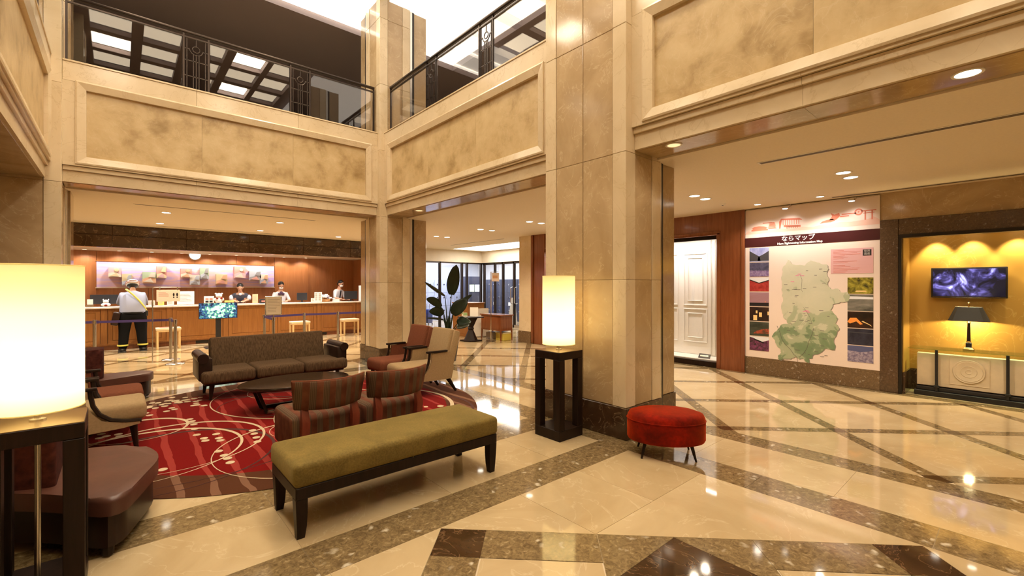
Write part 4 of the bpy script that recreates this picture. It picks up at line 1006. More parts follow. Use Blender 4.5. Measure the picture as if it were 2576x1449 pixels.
MB().box(-.40, .40, -.02, .02, .70, 1.085, .004, 1).build('bezel', M['plasticb'], t); MB().box(-.39, .39, -.022, -.018, .71, 1.075).build('panel', noise_screen('foliage_screen', [(.36, (.005, .01, .03)), (.46, (.03, .09, .22)), (.52, (.08, .35, .12)), (.58, (.45, .75, .60)), (.66, (.9, .98, 1))], 16, 1.6, 8.0, .3, centre=((0, -.02, .90), .55, .11)), t)
MB().box(-.055, .055, .0, .03, .02, .75).build('post', M['plasticb'], t); MB().box(-.28, .28, -.2, .2, 0, .02, .005, 1).build('base', M['plasticb'], t)

# things on the counter
def monitor(x, y, rz, lb, w_=.36, h_=.24):
    t = thing('computer_monitor', lb, 'monitor', (x, y, CT), rz); MB().box(-w_/2, w_/2, -.015, .015, .06, .06+h_, .004, 1).build('screen', M['plasticb'], t); MB().box(-.02, .02, -.01, .02, 0, .1).box(-.08, .08, -.06, .06, 0, .01).build('foot', M['plasticb'], t)
monitor(-.55+.30, 14.42, .05, 'black monitor at the left end of the counter', .5, .22); monitor(4.18, 14.42, .1, 'black monitor beside the white flowers', .30, .22); monitor(5.68, 14.44, -.2, 'black monitor before the leaning clerk at the right', .40, .26)
def card(x, y, w_, h_, lb, m=None, rz=0, nl=4, cat='sign'):
    t = thing('counter_sign', lb, cat, (x, y, CT), rz)
    b = MB().box(-w_/2, w_/2, -.004, .004, .01, h_, .001, 1).build('sheet', m or M['paper'], t); MB().box(-w_/2, w_/2, -.03, .03, 0, .012).build('holder', M['glass'], t)
    if nl: lines(b, -w_*.4, w_*.38, h_*.25, h_*.85, nl, -.0045, INK, .008)
card(1.30, 14.2, .36, .35, 'tall white document rack beside the footprint notice', None, 0, 6); card(1.80, 14.2, .22, .22, 'white counter card with dark pictures', None, 0, 0)
card(.62, 14.25, .13, .13, 'small pink card below the footprint notice', plain('pink_card', (.8, .5, .4), .7)); card(.80, 14.2, .12, .14, 'small yellow card below the footprint notice', plain('yellow_card', (.85, .62, .12), .7)); card(.99, 14.2, .14, .13, 'small white card beside the yellow card')
card(4.56, 14.13, .22, .30, 'white card with eight small pictures beside the flowers', None, 0, 0); card(2.88, 14.2, .14, .26, 'pale orange card beside the black box', plain('orange_card', (.8, .5, .3), .7)); card(4.42, 14.2, .10, .12, 'small white card before the monitor'); card(2.25, 14.15, .22, .10, 'low yellow box sign on the counter', plain('yellow_box', (.75, .55, .15), .6), 0, 1)
b8 = [o for o in bpy.data.objects if o.get('label', '').startswith('white card with eight')][0]
for i in range(2):
    for j in range(4): MB().box(-.09+i*.10, -.03+i*.10, -.006, -.004, .05+j*.06, .09+j*.06).build('picture', INK, b8)
b9 = [o for o in bpy.data.objects if o.get('label', '').startswith('white counter card with dark')][0]
for i in range(2):
    for j in range(2): MB().box(-.08+i*.09, -.01+i*.09, -.006, -.004, .05+j*.07, .10+j*.07).build('picture', INKR if j else M['plasticb'], b9)
t = thing('desk_box', 'black box on the counter', 'box', (3.10, 14.2, CT)); MB().box(-.11, .11, -.08, .08, 0, .12, .005, 1).build('body', M['plasticb'], t); MB().box(-.08, .08, -.083, -.079, .04, .08).build('label_plate', INKR, t)
for x, lb in ((.16, 'white desk telephone at the left of the counter'), (5.12, 'white desk telephone beside the flowers'), (3.32, 'small white desk telephone by the black box')):
    t = thing('desk_telephone', lb, 'telephone', (x, 14.2, CT)); MB().prism([(-.08, 0), (.08, 0), (.08, .05), (-.08, .08)], -.08, .08, Matrix(((0, 0, 1, 0), (1, 0, 0, 0), (0, 1, 0, 0), (0, 0, 0, 1)))).build('base', M['plasticw'], t); MB().box(-.09, -.04, -.07, .09, .075, .105, .012, 2).build('handset', M['plasticw'], t)
t = thing('flower_basket', 'basket of white flowers with blue touches on the counter', 'flowers', (4.93-.10, 14.28, CT)); MB().lathe([(0, 0), (.10, 0), (.14, .07), (.13, .075), (.09, .01), (0, .012)], n=20).build('basket', plain('wicker', (.4, .2, .07), .8), t)
for k in range(34):
    a = random.uniform(0, 2*PI); r = random.uniform(0, .17); z = .08+.10*(1-(r/.18)**2)+random.uniform(-.02, .04)
    MB().ell((r*math.cos(a), r*math.sin(a), z), (.035, .035, .026), 7).build('blossom', M['plasticw'] if k % 7 else plain('blue_petals', (.3, .35, .75), .6), t)
t = thing('plush_toy', 'small white plush toy with red bows standing on the counter', 'toy', (2.02, 14.2, CT))
MB().ell((0, 0, .10), (.085, .07, .10), 12).ell((0, -.01, .23), (.075, .065, .065), 12).ell((-.07, 0, .28), (.022, .015, .022), 8).ell((.07, 0, .28), (.022, .015, .022), 8).ell((-.085, -.03, .13), (.03, .03, .045), 8).ell((.085, -.03, .13), (.03, .03, .045), 8).build('body', M['plasticw'], t)
for x in (-.05, .05): MB().ell((x, -.06, .16), (.03, .015, .02), 8).build('bow', M['red'], t)
MB().ell((0, -.065, .22), (.012, .01, .01), 6).build('nose', M['plasticb'], t)
t = thing('plush_toy', 'small white ornament before the monitor at the left of the counter', 'toy', (-.22, 14.12, CT))
MB().ell((0, 0, .05), (.09, .06, .05), 10).ell((0, 0, .12), (.055, .045, .05), 10).ell((-.045, 0, .165), (.015, .01, .02), 6).ell((.045, 0, .165), (.015, .01, .02), 6).build('body', M['plasticw'], t); MB().ell((.0, -.055, .04), (.03, .012, .02), 8).build('bib', M['red'], t)
t = thing('brochure_cabinet', 'lit white cabinet with papers at the right end of the counter', 'cabinet', (6.15, 14.3, CT)); MB().box(-.22, .22, -.12, .12, 0, .50, .006, 1).build('body', M['plasticw'], t)
for k in range(3): MB().box(-.19, .05, -.125, -.119, .04+k*.15, .16+k*.15).build('shelf_front', M['steel'], t)
MB().box(.07, .20, -.125, -.119, .04, .46).build('door', plain('pale_blue_door', (.6, .68, .85), .4), t)
t = thing('paper_rack', 'tilted paper stand on top of the white cabinet', 'paper stand', (6.15, 14.3, CT+.502), 0); MB().box(-.12, .12, -.01, .01, 0, .2, M=Matrix.Rotation(math.radians(-15), 4, 'X')).build('sheet', M['paper'], t); MB().box(-.12, .12, -.04, .04, 0, .01).build('foot', M['steel'], t)
t = thing('paper_pad', 'white papers lying on the counter beside the delivery man', 'papers', (.52, 14.25, CT), .1); MB().box(-.12, .12, -.09, .09, 0, .006).build('bottom_sheets', M['paper'], t); MB().box(-.10, .11, -.08, .08, .006, .01).build('top_sheet', M['plasticw'], t)
t = thing('brochure_holder', 'upright leaflet holder at the left end of the counter', 'leaflets', (-.62+.13, 14.15, CT)); MB().box(-.05, .05, -.04, .04, 0, .18).build('leaflets', M['paper'], t); MB().box(-.06, .06, -.05, .05, 0, .06).build('holder', M['steel'], t)

# ================================================================ people
def figure(name, label, loc, rz, J, bones, mats, head, hair=None):
    """J: joint -> (pos, (rx, ry)); bones: (a, b, material index); one continuous skinned surface, one material per nearest bone"""
    keys = list(J); me = bpy.data.meshes.new('body'); me.from_pydata([J[k][0] for k in keys], [(keys.index(a), keys.index(b)) for a, b, _ in bones], [])
    o = bpy.data.objects.new('body_src', me); C.objects.link(o)
    sk = o.modifiers.new('skin', 'SKIN'); sk.use_smooth_shade = True
    for i, k in enumerate(keys): me.skin_vertices[0].data[i].radius = J[k][1]
    me.skin_vertices[0].data[0].use_root = True
    ss = o.modifiers.new('sub', 'SUBSURF'); ss.levels = 2
    dg = bpy.context.evaluated_depsgraph_get(); bm = bmesh.new(); bm.from_mesh(bpy.data.meshes.new_from_object(o.evaluated_get(dg)))
    bpy.data.objects.remove(o)
    segs = [(Vector(J[a][0]), Vector(J[b][0]), mi) for a, b, mi in bones]
    for f in bm.faces:
        c = f.calc_center_median(); best = 9
        for a, b, mi in segs:
            d = b-a; u = max(0, min(1, (c-a).dot(d)/d.length_squared)); dd = (c-(a+d*u)).length
            if dd < best: best = dd; f.material_index = mi
        if f.material_index == 2 and c.z > J['pelvis'][0][2]+.0: f.material_index = 1
    root = thing(name, label, 'person', loc, rz)
    mb = MB(); mb.bm.free(); mb.bm = bm
    # head with nose, ears, brow and chin
    hp, tilt, turn = head; Mh = Matrix.Translation(hp) @ Matrix.Rotation(turn, 4, 'Z') @ Matrix.Rotation(-tilt, 4, 'X')
    mb.mat(0)
    def he(c, r, n=12): mb.ell(Mh @ Vector(c), r, n, Mh.to_3x3().to_4x4())
    he((0, 0, .03), (.076, .094, .095), 16); he((0, .022, -.045), (.055, .066, .07), 14); he((0, .098, -.005), (.013, .02, .024), 8)
    for s in (-1, 1): he((s*.078, -.005, 0), (.012, .022, .032), 8)
    mb.build('body', mats, root, 60, fix=False)
    part = lambda nm, m, els: [(lambda b: ([b.ell(Mh @ Vector(c), r, 12, Mh.to_3x3().to_4x4()) for c, r in els], b.build(nm, m, root))[1])(MB())][0]
    for s in (-1, 1): part('eye', M['plasticb'], [((s*.03, .088, .018), (.012, .008, .006))])
    part('mouth', plain('lips', (.45, .18, .15), .5), [((0, .088, -.052), (.022, .006, .006))])
    return root, Mh, part
def hand(parent, pos, rz, m, flip=1, pitch=0):
    b = MB(); R = Matrix.Translation(pos) @ Matrix.Rotation(rz, 4, 'Z') @ Matrix.Rotation(pitch, 4, 'X')
    b.box(-.038, .038, 0, .085, -.014, .014, .012, 2, M=R)
    for i, (x, l) in enumerate(((-.029, .065), (-.010, .078), (.010, .072), (.029, .055))):
        b.tube([R @ Vector((x, .075, 0)), R @ Vector((x*1.08, .08+l*.5, .006)), R @ Vector((x*1.1, .08+l*.85, -.010)), R @ Vector((x*1.1, .08+l, -.022))], [.0095, .009, .008, .006], 6)
    b.tube([R @ Vector((-flip*.032, .02, -.004)), R @ Vector((-flip*.06, .05, -.006)), R @ Vector((-flip*.066, .085, -.012))], [.012, .0105, .008], 6)
    return b.build('hand', m, parent, 60)
def std_joints(lean=0.0, hz=.90, legs=True, bulk=1.0, armL=None, armR=None, lw=1.0):
    c, s_ = math.cos(lean), math.sin(lean)
    def up(y, z): return (y*c+z*s_, hz+z*c-y*s_)
    J = {'pelvis': ((0, 0, hz), (.165*bulk, .125*bulk))}
    for k, z, rx, ry in (('spine', .17, .155, .115), ('chest', .36, .165/max(1, bulk*.88), .12), ('neck0', .50, .085, .075), ('neck', .555, .052, .055), ('skull', .63, .055, .06)):
        y_, z_ = up(0, z); J[k] = ((0, y_, z_), (rx*bulk if k in ('spine', 'chest') else rx, ry*bulk if k in ('spine', 'chest') else ry))
    y_, z_ = up(0, .44)
    for s, n_ in ((-1, 'l'), (1, 'r')):
        J['sh'+n_] = ((s*.18*min(bulk, 1.06), y_, z_-.01), (.074, .074)); e, w_ = (armL if s < 0 else armR)
        J['el'+n_] = (e, (.046, .046)); J['wr'+n_] = (w_, (.028, .028))
    bones = [('pelvis', 'spine', 1), ('spine', 'chest', 1), ('chest', 'neck0', 1), ('neck0', 'neck', 0), ('neck', 'skull', 0)]
    for n_ in 'lr': bones += [('chest', 'sh'+n_, 1), ('sh'+n_, 'el'+n_, 1), ('el'+n_, 'wr'+n_, 0)]
    if legs:
        for s, n_ in ((-1, 'l'), (1, 'r')):
            J['hip'+n_] = ((s*.10*bulk, -.01, hz-.08), (.118*bulk, .125*bulk)); J['kn'+n_] = ((s*.15, .03, .48), (.085*lw, .088*lw)); J['an'+n_] = ((s*.175, -.01, .10), (.068*lw, .072*lw)); J['to'+n_] = ((s*.19, .13, .05), (.045, .04))
            bones += [('pelvis', 'hip'+n_, 2), ('hip'+n_, 'kn'+n_, 2), ('kn'+n_, 'an'+n_, 2), ('an'+n_, 'to'+n_, 2)]
    return J, bones
# delivery man at the counter, seen from behind, leaning forward
J, bn = std_joints(.42, .90, True, 1.30, ((-.255, .27, 1.08), (-.15, .46, 1.05)), ((.255, .27, 1.08), (.15, .46, 1.05)), 1.22)
pr_, Mh, part = figure('person', 'man in white helmet, grey-blue shirt and black trousers leaning on the counter', (.25, 13.46, 0), 0, J, bn, [M['skin'], M['shirt_b'], M['trouser']], ((0, .33, 1.50), .45, 0))
part('hair', M['hair'], [((0, -.03, -.01), (.082, .075, .075))])
hm = MB(); R_ = Mh.to_3x3().to_4x4()
hm.ell(Mh @ Vector((0, -.008, .045)), (.125, .14, .105), 20, R_); hm.build('helmet', M['plasticw'], pr_, 60)
hb = MB()
for zz, rr in ((.035, .128), (.075, .122)): hb.tube([Mh @ Vector((rr*math.cos(2*PI*k/28), -.008+rr*1.12*math.sin(2*PI*k/28), zz)) for k in range(28)], .006, 6, True)
hb.build('helmet_stripe', plain('pink_stripe', (.6, .25, .2), .5), pr_)
ln_ = MB().ell(Mh @ Vector((0, -.03, -.015)), (.108, .115, .05), 16, R_); ln_.build('helmet_liner', M['plasticb'], pr_, 60)
for s in (-1, 1):
    MB().ell((s*.185, .05, .05), (.075, .16, .06), 14).box(s*.185-.07, s*.185+.07, -.10, .19, 0, .02, .01, 2).build('shoe', M['plasticb'], pr_, 60)
    MB().lathe([(.094, 0), (.099, .0), (.099, .03), (.094, .03)], (s*.177, -.006, .14), 20, 1, 1.06).build('reflective_band', M['hiviz'], pr_)
    hand(pr_, (s*.15, .47, 1.035), s*.3, M['skin'], s)
MB().tube([(-.12, .13, 1.42), (-.08, .035, 1.385), (.0, -.02, 1.30), (.12, -.05, 1.15), (.20, -.05, 1.02), (.235, .0, .93)], .018, 6).build('shoulder_strap', M['hiviz'], pr_)
MB().box(-.36, -.23, -.12, .14, .60, .90, .03, 3, M=Matrix.Translation((-.24, 0, .76)) @ Matrix.Rotation(.2, 4, 'Y') @ Matrix.Translation((.24, 0, -.76))).build('hip_bag', M['leather_d'], pr_); MB().lathe([(.212, 0), (.222, 0), (.222, .03), (.212, .03)], (0, .0, .875), 24, 1.02, .80).build('belt', M['plasticb'], pr_)
MB().box(.19, .27, -.06, .06, .80, .93, .02, 2).build('belt_pouch', M['plasticb'], pr_)
# clerks behind the counter (facing the lobby)
def clerk(label, loc, rz, lean, tilt, turn, top, extra, hz=.90, aL=None, aR=None, mask=True):
    J, bn = std_joints(lean, hz, True, .92, aL or ((-.24, .16, 1.10), (-.10, .34, 1.06)), aR or ((.24, .16, 1.10), (.10, .34, 1.06)))
    nk = J['skull'][0]
    r, Mh, part = figure('person', label, loc, rz, J, bn, [M['skin'], top, M['trouser']], ((0, nk[1]+.02, nk[2]+.05), tilt, turn))
    part('hair', M['hair'], [((0, -.014, .056), (.085, .098, .082)), ((0, -.045, .0), (.078, .066, .078))])
    if mask: part('face_mask', M['plasticw'], [((0, .05, -.045), (.062, .055, .05))])
    for s in (-1, 1):
        w_ = J['wr'+('l' if s < 0 else 'r')][0]; hand(r, (w_[0], w_[1], w_[2]-.005), s*.3, M['skin'], s)
    return r, part, J
r, part, J = clerk('woman clerk in white blouse, dark scarf and face mask looking down', (3.75, 15.18, 0), PI, .18, .45, 0, M['shirt_w'], 1, .83, ((-.24, .16, 1.04), (-.10, .34, 1.04)), ((.24, .16, 1.04), (.10, .34, 1.04)))
c0 = J['neck0'][0]; MB().ell((0, c0[1]+.09, c0[2]-.04), (.05, .03, .05), 10).ell((-.05, c0[1]+.09, c0[2]-.07), (.045, .02, .04), 8).ell((.05, c0[1]+.09, c0[2]-.07), (.045, .02, .04), 8).build('scarf', plain('dark_scarf', (.05, .02, .05), .7), r); part('hair_bun', M['hair'], [((0, -.10, .02), (.04, .035, .04))])
r, part, J = clerk('man clerk in white shirt, black tie and face mask leaning at the right', (5.42, 15.05, 0), PI+.55, .26, .35, .1, M['shirt_w'], 2, .90)
n0 = J['neck0'][0]; c1 = J['spine'][0]; MB().prism([(-.022, .0), (.022, 0), (.032, -.28), (0, -.33), (-.032, -.28)], -.003, .003, Matrix.Translation((0, n0[1]+.075, n0[2]-.03)) @ Matrix.Rotation(PI/2-.20, 4, 'X')).build('necktie', M['plasticb'], r)
part('glasses', M['plasticb'], [((-.03, .088, .018), (.022, .006, .016)), ((.03, .088, .018), (.022, .006, .016)), ((0, .092, .02), (.012, .004, .003))])
r, part, J = clerk('clerk in dark vest and white sleeves bending behind the counter', (2.68, 15.1, 0), PI-.2, .42, .5, 0, plain('dark_vest', (.03, .03, .045), .8), 3, .82, None, None, False)
MB().ell((-.22, J['shl'][0][1]+.02, J['shl'][0][2]-.06), (.06, .07, .09), 10).build('sleeve', M['shirt_w'], r); MB().ell((.22, J['shr'][0][1]+.02, J['shr'][0][2]-.06), (.06, .07, .09), 10).build('sleeve', M['shirt_w'], r); MB().ell((0, J['neck0'][0][1]+.05, J['neck0'][0][2]-.02), (.05, .04, .04), 8).build('collar', M['shirt_w'], r)

# ================================================================ map board
def text_mesh(body, size, m, parent, loc, rot, name='lettering', align='CENTER', ext=.0015, bold=0.0):
    cu = bpy.data.curves.new('txt', 'FONT'); cu.body = body; cu.size = size; cu.align_x = align; cu.extrude = ext; cu.resolution_u = 3; cu.offset = bold
    o = bpy.data.objects.new('txt', cu); C.objects.link(o); dg = bpy.context.evaluated_depsgraph_get()
    me = bpy.data.meshes.new_from_object(o.evaluated_get(dg)); bpy.data.objects.remove(o); me.materials.clear(); me.materials.append(m)
    r = bpy.data.objects.new(name, me); C.objects.link(r); r.parent = parent; r.location = loc; r.rotation_euler = rot; return r
# local frame: x runs to the right as seen (world -y), z up, y into the wall
bd = thing('map_board', 'large pink sightseeing map board on the corridor wall', 'map', (XW-.002, 3.20, 0), -R90)
def flat(poly, d0, d1, name, m, parent=None): 
    Mx = Matrix(((1, 0, 0, 0), (0, 0, -1, 0), (0, 1, 0, 0), (0, 0, 0, 1)))
    return MB().prism(poly, d0, d1, Mx).build(name, m, parent or bd)
def rc(x0, x1, z0, z1): return [(x0, z0), (x1, z0), (x1, z1), (x0, z1)]
WB = 1.83
flat(rc(0, WB, .285, 2.79), 0, .020, 'board', plain('pale_pink_board', (.80, .66, .58), .45))
flat(rc(0, WB, 2.16, 2.32), .020, .023, 'title_band', plain('maroon_band', (.055, .010, .012), .3))
WHT = plain('white_ink', (.95, .93, .90), .5)
def band_text(body, size, x, z, bold): return text_mesh(body, size, WHT, bd, (x, -.0235, z), (R90, 0, 0), bold=bold)
band_text('ならマップ', .095, .80, 2.235, .0012); band_text('Nara Sightseeing Information Map', .046, .82, 2.177, .0012)
sal = plain('salmon_print', (.68, .20, .12), .6); sal2 = plain('pale_salmon_print', (.80, .50, .40), .6)
sky = [(0, 2.40), (.05, 2.44), (.10, 2.42), (.16, 2.44), (.20, 2.45), (.30, 2.44), (.42, 2.43), (.55, 2.44), (.70, 2.42), (.86, 2.44), (1.0, 2.42), (1.10, 2.44), (1.2, 2.43), (1.35, 2.46), (1.5, 2.45), (1.62, 2.46), (1.7, 2.47), (1.76, 2.50), (1.83, 2.45)]
for a, b in zip(sky, sky[1:]): flat([(a[0], 2.385), (b[0], 2.385), b, a], .020, .0212, 'skyline_hill', sal2)
def sil(poly): flat(poly, .0202, .0222, 'skyline_shape', sal)
sil([(.10, 2.43), (.36, 2.43), (.36, 2.45), (.33, 2.47), (.36, 2.475), (.30, 2.50), (.22, 2.51), (.14, 2.50), (.10, 2.475), (.13, 2.47), (.10, 2.45)])
for k in range(5): sil([(.40-.05+k*.006, 2.45+k*.022), (.50-k*.006+.0, 2.45+k*.022), (.47-k*.004, 2.468+k*.022), (.38+k*.004, 2.468+k*.022)])
sil(rc(.28, .42, 2.545, 2.56)); sil([(.60, 2.46), (.84, 2.44), (.84, 2.47), (.60, 2.49)]); sil([(.53, 2.55), (.56, 2.60), (.82, 2.585), (.86, 2.56), (.86, 2.55), (.57, 2.575)]); sil([(.53, 2.44), (.55, 2.44), (.57, 2.58), (.53, 2.55)])
for k in range(8): sil(rc(.585+k*.032, .593+k*.032, 2.49, 2.575))
for k in range(6): sil(rc(.64+k*.03, .65+k*.03, 2.43, 2.47))
sil([(1.10, 2.46), (1.16, 2.47), (1.24, 2.47), (1.30, 2.49), (1.27, 2.52), (1.19, 2.51), (1.13, 2.49)]); sil([(1.22, 2.50), (1.26, 2.56), (1.24, 2.61), (1.29, 2.58), (1.35, 2.60), (1.36, 2.55), (1.31, 2.50)]); sil(rc(1.38, 1.56, 2.565, 2.58)); sil(rc(1.36, 1.47, 2.535, 2.55))
for rr in (.05, .03, .012):
    flat([(1.585+rr*math.cos(2*PI*k/20), 2.585+rr*math.sin(2*PI*k/20)) for k in range(20)], .0215+(.05-rr)*.03, .0222+(.05-rr)*.03, 'skyline_wheel', sal if rr != .03 else sal2)
sil(rc(1.62, 1.79, 2.585, 2.60)); sil(rc(1.64, 1.77, 2.555, 2.565)); sil(rc(1.655, 1.672, 2.46, 2.59)); sil(rc(1.735, 1.752, 2.46, 2.59))
# photographs
def ph(name, stops, scale=5, horiz=(1, 1, 1), dist=.6):
    m, nt, p = new(name); v = coord(nt, False, horiz); n = N(nt, 'ShaderNodeTexNoise', Scale=scale, Detail=6.0, Roughness=.65, Distortion=dist); nt.links.new(v, n.inputs['Vector'])
    r = ramp(nt, n.outputs[0], stops); nt.links.new(r.outputs[0], p.inputs['Base Color']); p.inputs['Roughness'].default_value = .3; return m
def photo(x0, x1, z0, z1, m, over=()):
    f = flat(rc(x0, x1, z0, z1), .020, .023, 'photograph', m)
    for poly, mm in over: flat([(x0+(x1-x0)*a, z0+(z1-z0)*b) for a, b in poly], .0231, .0236, 'picture_detail', mm, f)
dk = plain('print_black', (.015, .012, .015), .4); gy = plain('print_grey', (.06, .06, .07), .4); wt = plain('print_white', (.75, .75, .8), .5); fire = plain('print_flame', (.85, .30, .05), .5); lan = plain('print_lantern', (.85, .60, .25), .5)
L7 = [(ph('photo_sky', [(.35, (.25, .28, .60)), (.65, (.60, .62, .85))], 3), [([(0, .05), (1, .05), (1, .75), (.7, .5), (.5, .38), (.3, .55), (0, .8)], gy), ([(.42, .05), (.58, .05), (.53, .35), (.47, .35)], plain('print_blue', (.2, .25, .5), .4))]),
      (ph('photo_lavender', [(.35, (.03, .03, .06)), (.7, (.16, .15, .26))], 6), [([(0, .0), (1, .0), (1, .4), (0, .45)], ph('photo_lavender_field', [(.4, (.16, .10, .25)), (.6, (.35, .27, .45))], 30))]),
      (ph('photo_red_hill', [(.35, (.28, .02, .02)), (.65, (.50, .06, .05))], 14), [([(0, .85), (.5, .60), (1, .82), (1, 1), (0, 1)], wt), ([(0, .80), (.5, .55), (1, .76), (1, .82), (.5, .62), (0, .87)], dk)]),
      (ph('photo_sunset', [(.3, (.32, .16, .16)), (.7, (.40, .25, .35))], 2, (.3, .3, 2)), [([(0, 0), (1, 0), (1, .26), (0, .24)], dk), ([(.80, .30), (.85, .30), (.85, .36), (.80, .36)], fire)]),
      (ph('photo_lanterns', [(.35, (.01, .008, .01)), (.7, (.05, .02, .01))], 8), [([(.20, .05), (.40, .05), (.40, .42), (.20, .42)], lan), ([(.5, .3), (.65, .3), (.65, .62), (.5, .62)], lan), ([(.33, .55), (.42, .55), (.42, .75), (.33, .75)], lan), ([(.93, .45), (1, .45), (1, .7), (.93, .7)], lan)]),
      (ph('photo_meadow', [(.35, (.03, .035, .025)), (.7, (.10, .11, .08))], 4, (.4, .4, 2)), [([(.2, .15), (1, .2), (1, .55), (.7, .5), (.35, .35)], ph('photo_spider_lily', [(.4, (.10, .05, .03)), (.62, (.45, .08, .04))], 24))]),
      (ph('photo_blossom', [(.35, (.02, .02, .015)), (.55, (.16, .04, .10)), (.72, (.35, .10, .22))], 22), [([(.0, .95), (.2, .9), (.6, .62), (1, .8), (1, 1), (0, 1)], wt), ([(.2, .88), (.55, .72), (.8, .6), (.7, .55), (.25, .75)], dk)])]
for i, (m, ov) in enumerate(L7):
    z1 = 2.145-i*.2515; photo(.07, .375, z1-.236, z1, m, ov)
L5 = [(ph('photo_night_tree', [(.38, (.03, .025, .008)), (.55, (.30, .26, .03)), (.68, (.6, .5, .1))], 9), [([(.3, .1), (.75, .12), (.7, .2), (.35, .2)], lan)]), (ph('photo_cloud_sea', [(.35, (.06, .06, .05)), (.7, (.30, .28, .24))], 5, (.5, .5, 1.5)), [([(0, .72), (1, .72), (1, .85), (0, .9)], wt)]),
      (ph('photo_grass_fire', [(.4, (.008, .005, .004)), (.75, (.06, .02, .01))], 6), [([(0, .35), (.1, .25), (.35, .4), (.5, .2), (.6, .25), (.35, .62), (.1, .6)], fire), ([(.55, .4), (.8, .25), (.95, .12), (.9, .22), (.6, .45)], lan)]), (ph('photo_night_city', [(.35, (.015, .015, .03)), (.75, (.05, .05, .08))], 8), [([(0, .75), (1, .72), (1, .78), (0, .8)], gy)]),
      (ph('photo_cherry_hill', [(.4, (.16, .13, .22)), (.6, (.42, .36, .46))], 26), [([(0, .7), (.5, .62), (1, .75), (1, 1), (0, 1)], plain('print_dusk', (.09, .10, .22), .4))])]
for i, (m, ov) in enumerate(L5):
    z1 = 1.622-i*.2512; photo(1.452, 1.757, z1-.238, z1, m, ov)
pk = flat(rc(1.243, 1.757, 1.685, 2.055), .020, .0225, 'text_panel', plain('rose_panel', (.70, .40, .40), .5))
for i in range(17):
    z = 2.03-i*.0205
    if i in (7, 10): continue
    MB().box(1.275, 1.275+random.uniform(.12, .34 if i else .3), -.0232, -.0224, z-.003, z+.003).build('text_line', INKR, pk)
flat(rc(1.635, 1.735, 1.94, 2.03), .0225, .0235, 'seal', dk, pk); text_mesh('世界\n遺産', .038, plain('seal_ink', (.6, .55, .5), .6), pk, (1.685, -.0236, 1.993), (R90, 0, 0))
# the map itself, traced in board coordinates (x, z), with height tint and routes
def map_mat():
    m, nt, p = new('map_tint'); v = coord(nt, False); sp = N(nt, 'ShaderNodeSeparateXYZ'); nt.links.new(v, sp.inputs[0])
    n = N(nt, 'ShaderNodeTexNoise', Scale=3.6, Detail=5.0, Roughness=.55, Distortion=.5); nt.links.new(v, n.inputs['Vector'])
    a = N(nt, 'ShaderNodeMath', operation='MULTIPLY_ADD'); a.inputs[1].default_value = -.30; a.inputs[2].default_value = .36; nt.links.new(sp.outputs[2], a.inputs[0])
    b = N(nt, 'ShaderNodeMath', operation='ADD'); nt.links.new(n.outputs[0], b.inputs[0]); nt.links.new(a.outputs[0], b.inputs[1])
    r = ramp(nt, b.outputs[0], [(.30, (.60, .58, .44)), (.54, (.54, .54, .40)), (.56, (.40, .43, .29)), (.68, (.36, .41, .26)), (.70, (.21, .28, .16)), (.8, (.17, .25, .13))])
    for e in r.color_ramp.elements: pass
    r.color_ramp.interpolation = 'LINEAR'; nt.links.new(r.outputs[0], p.inputs['Base Color']); p.inputs['Roughness'].default_value = .5; return m
mz = lambda zx, zy: None
import_pts = [(851, 1070), (815, 1120), (790, 1190), (745, 1240), (748, 1320), (725, 1400), (735, 1449)]
OUT = [(.66, 1.93), (.635, 1.86), (.585, 1.80), (.58, 1.70), (.565, 1.60), (.575, 1.50), (.57, 1.42), (.59, 1.30), (.56, 1.16), (.58, 1.05), (.60, .97), (.64, .955), (.66, .88), (.565, .865), (.53, .80), (.47, .74), (.42, .66), (.47, .60), (.50, .51), (.55, .46), (.56, .40), (.52, .36), (.515, .30), (.55, .275), (.60, .31), (.70, .315), (.76, .36), (.82, .33), (.87, .35), (.93, .29), (.965, .30), (.95, .36), (1.0, .37), (1.01, .42), (1.09, .45), (1.17, .54), (1.29, .53), (1.30, .60), (1.28, .68), (1.32, .78), (1.35, .86), (1.30, .93), (1.33, 1.01), (1.28, 1.08), (1.24, 1.13), (1.27, 1.22), (1.37, 1.26), (1.46, 1.27), (1.485, 1.34), (1.455, 1.41), (1.38, 1.40), (1.33, 1.46), (1.24, 1.45), (1.20, 1.52), (1.215, 1.62), (1.19, 1.70), (1.215, 1.76), (1.19, 1.83), (1.145, 1.83), (1.09, 1.86), (1.03, 1.88), (.98, 1.90), (.93, 1.86), (.90, 1.82), (.80, 1.83), (.72, 1.85), (.69, 1.90)]
def wig(P):
    out = []
    for i in range(len(P)):
        a = P[i]; b = P[(i+1) % len(P)]; L = math.hypot(b[0]-a[0], b[1]-a[1])
        for k in range(3):
            u = k/3; j = 0 if k == 0 else random.uniform(-.1, .1)*L
            out.append((a[0]+(b[0]-a[0])*u-(b[1]-a[1])/L*j, a[1]+(b[1]-a[1])*u+(b[0]-a[0])/L*j))
    return out
OUT = wig(OUT)
flat([(x+.010, z-.010) for x, z in OUT], .020, .0212, 'map_shadow', plain('print_shadow_grey', (.32, .28, .24), .6))
mp = flat(OUT, .0212, .0245, 'map_region', map_mat())
def route(P, m, r=.0028): MB().tube([(x, -.0250, z) for x, z in P], r, 4).build('route_line', m, mp)
ik = plain('map_ink', (.14, .12, .11), .7)
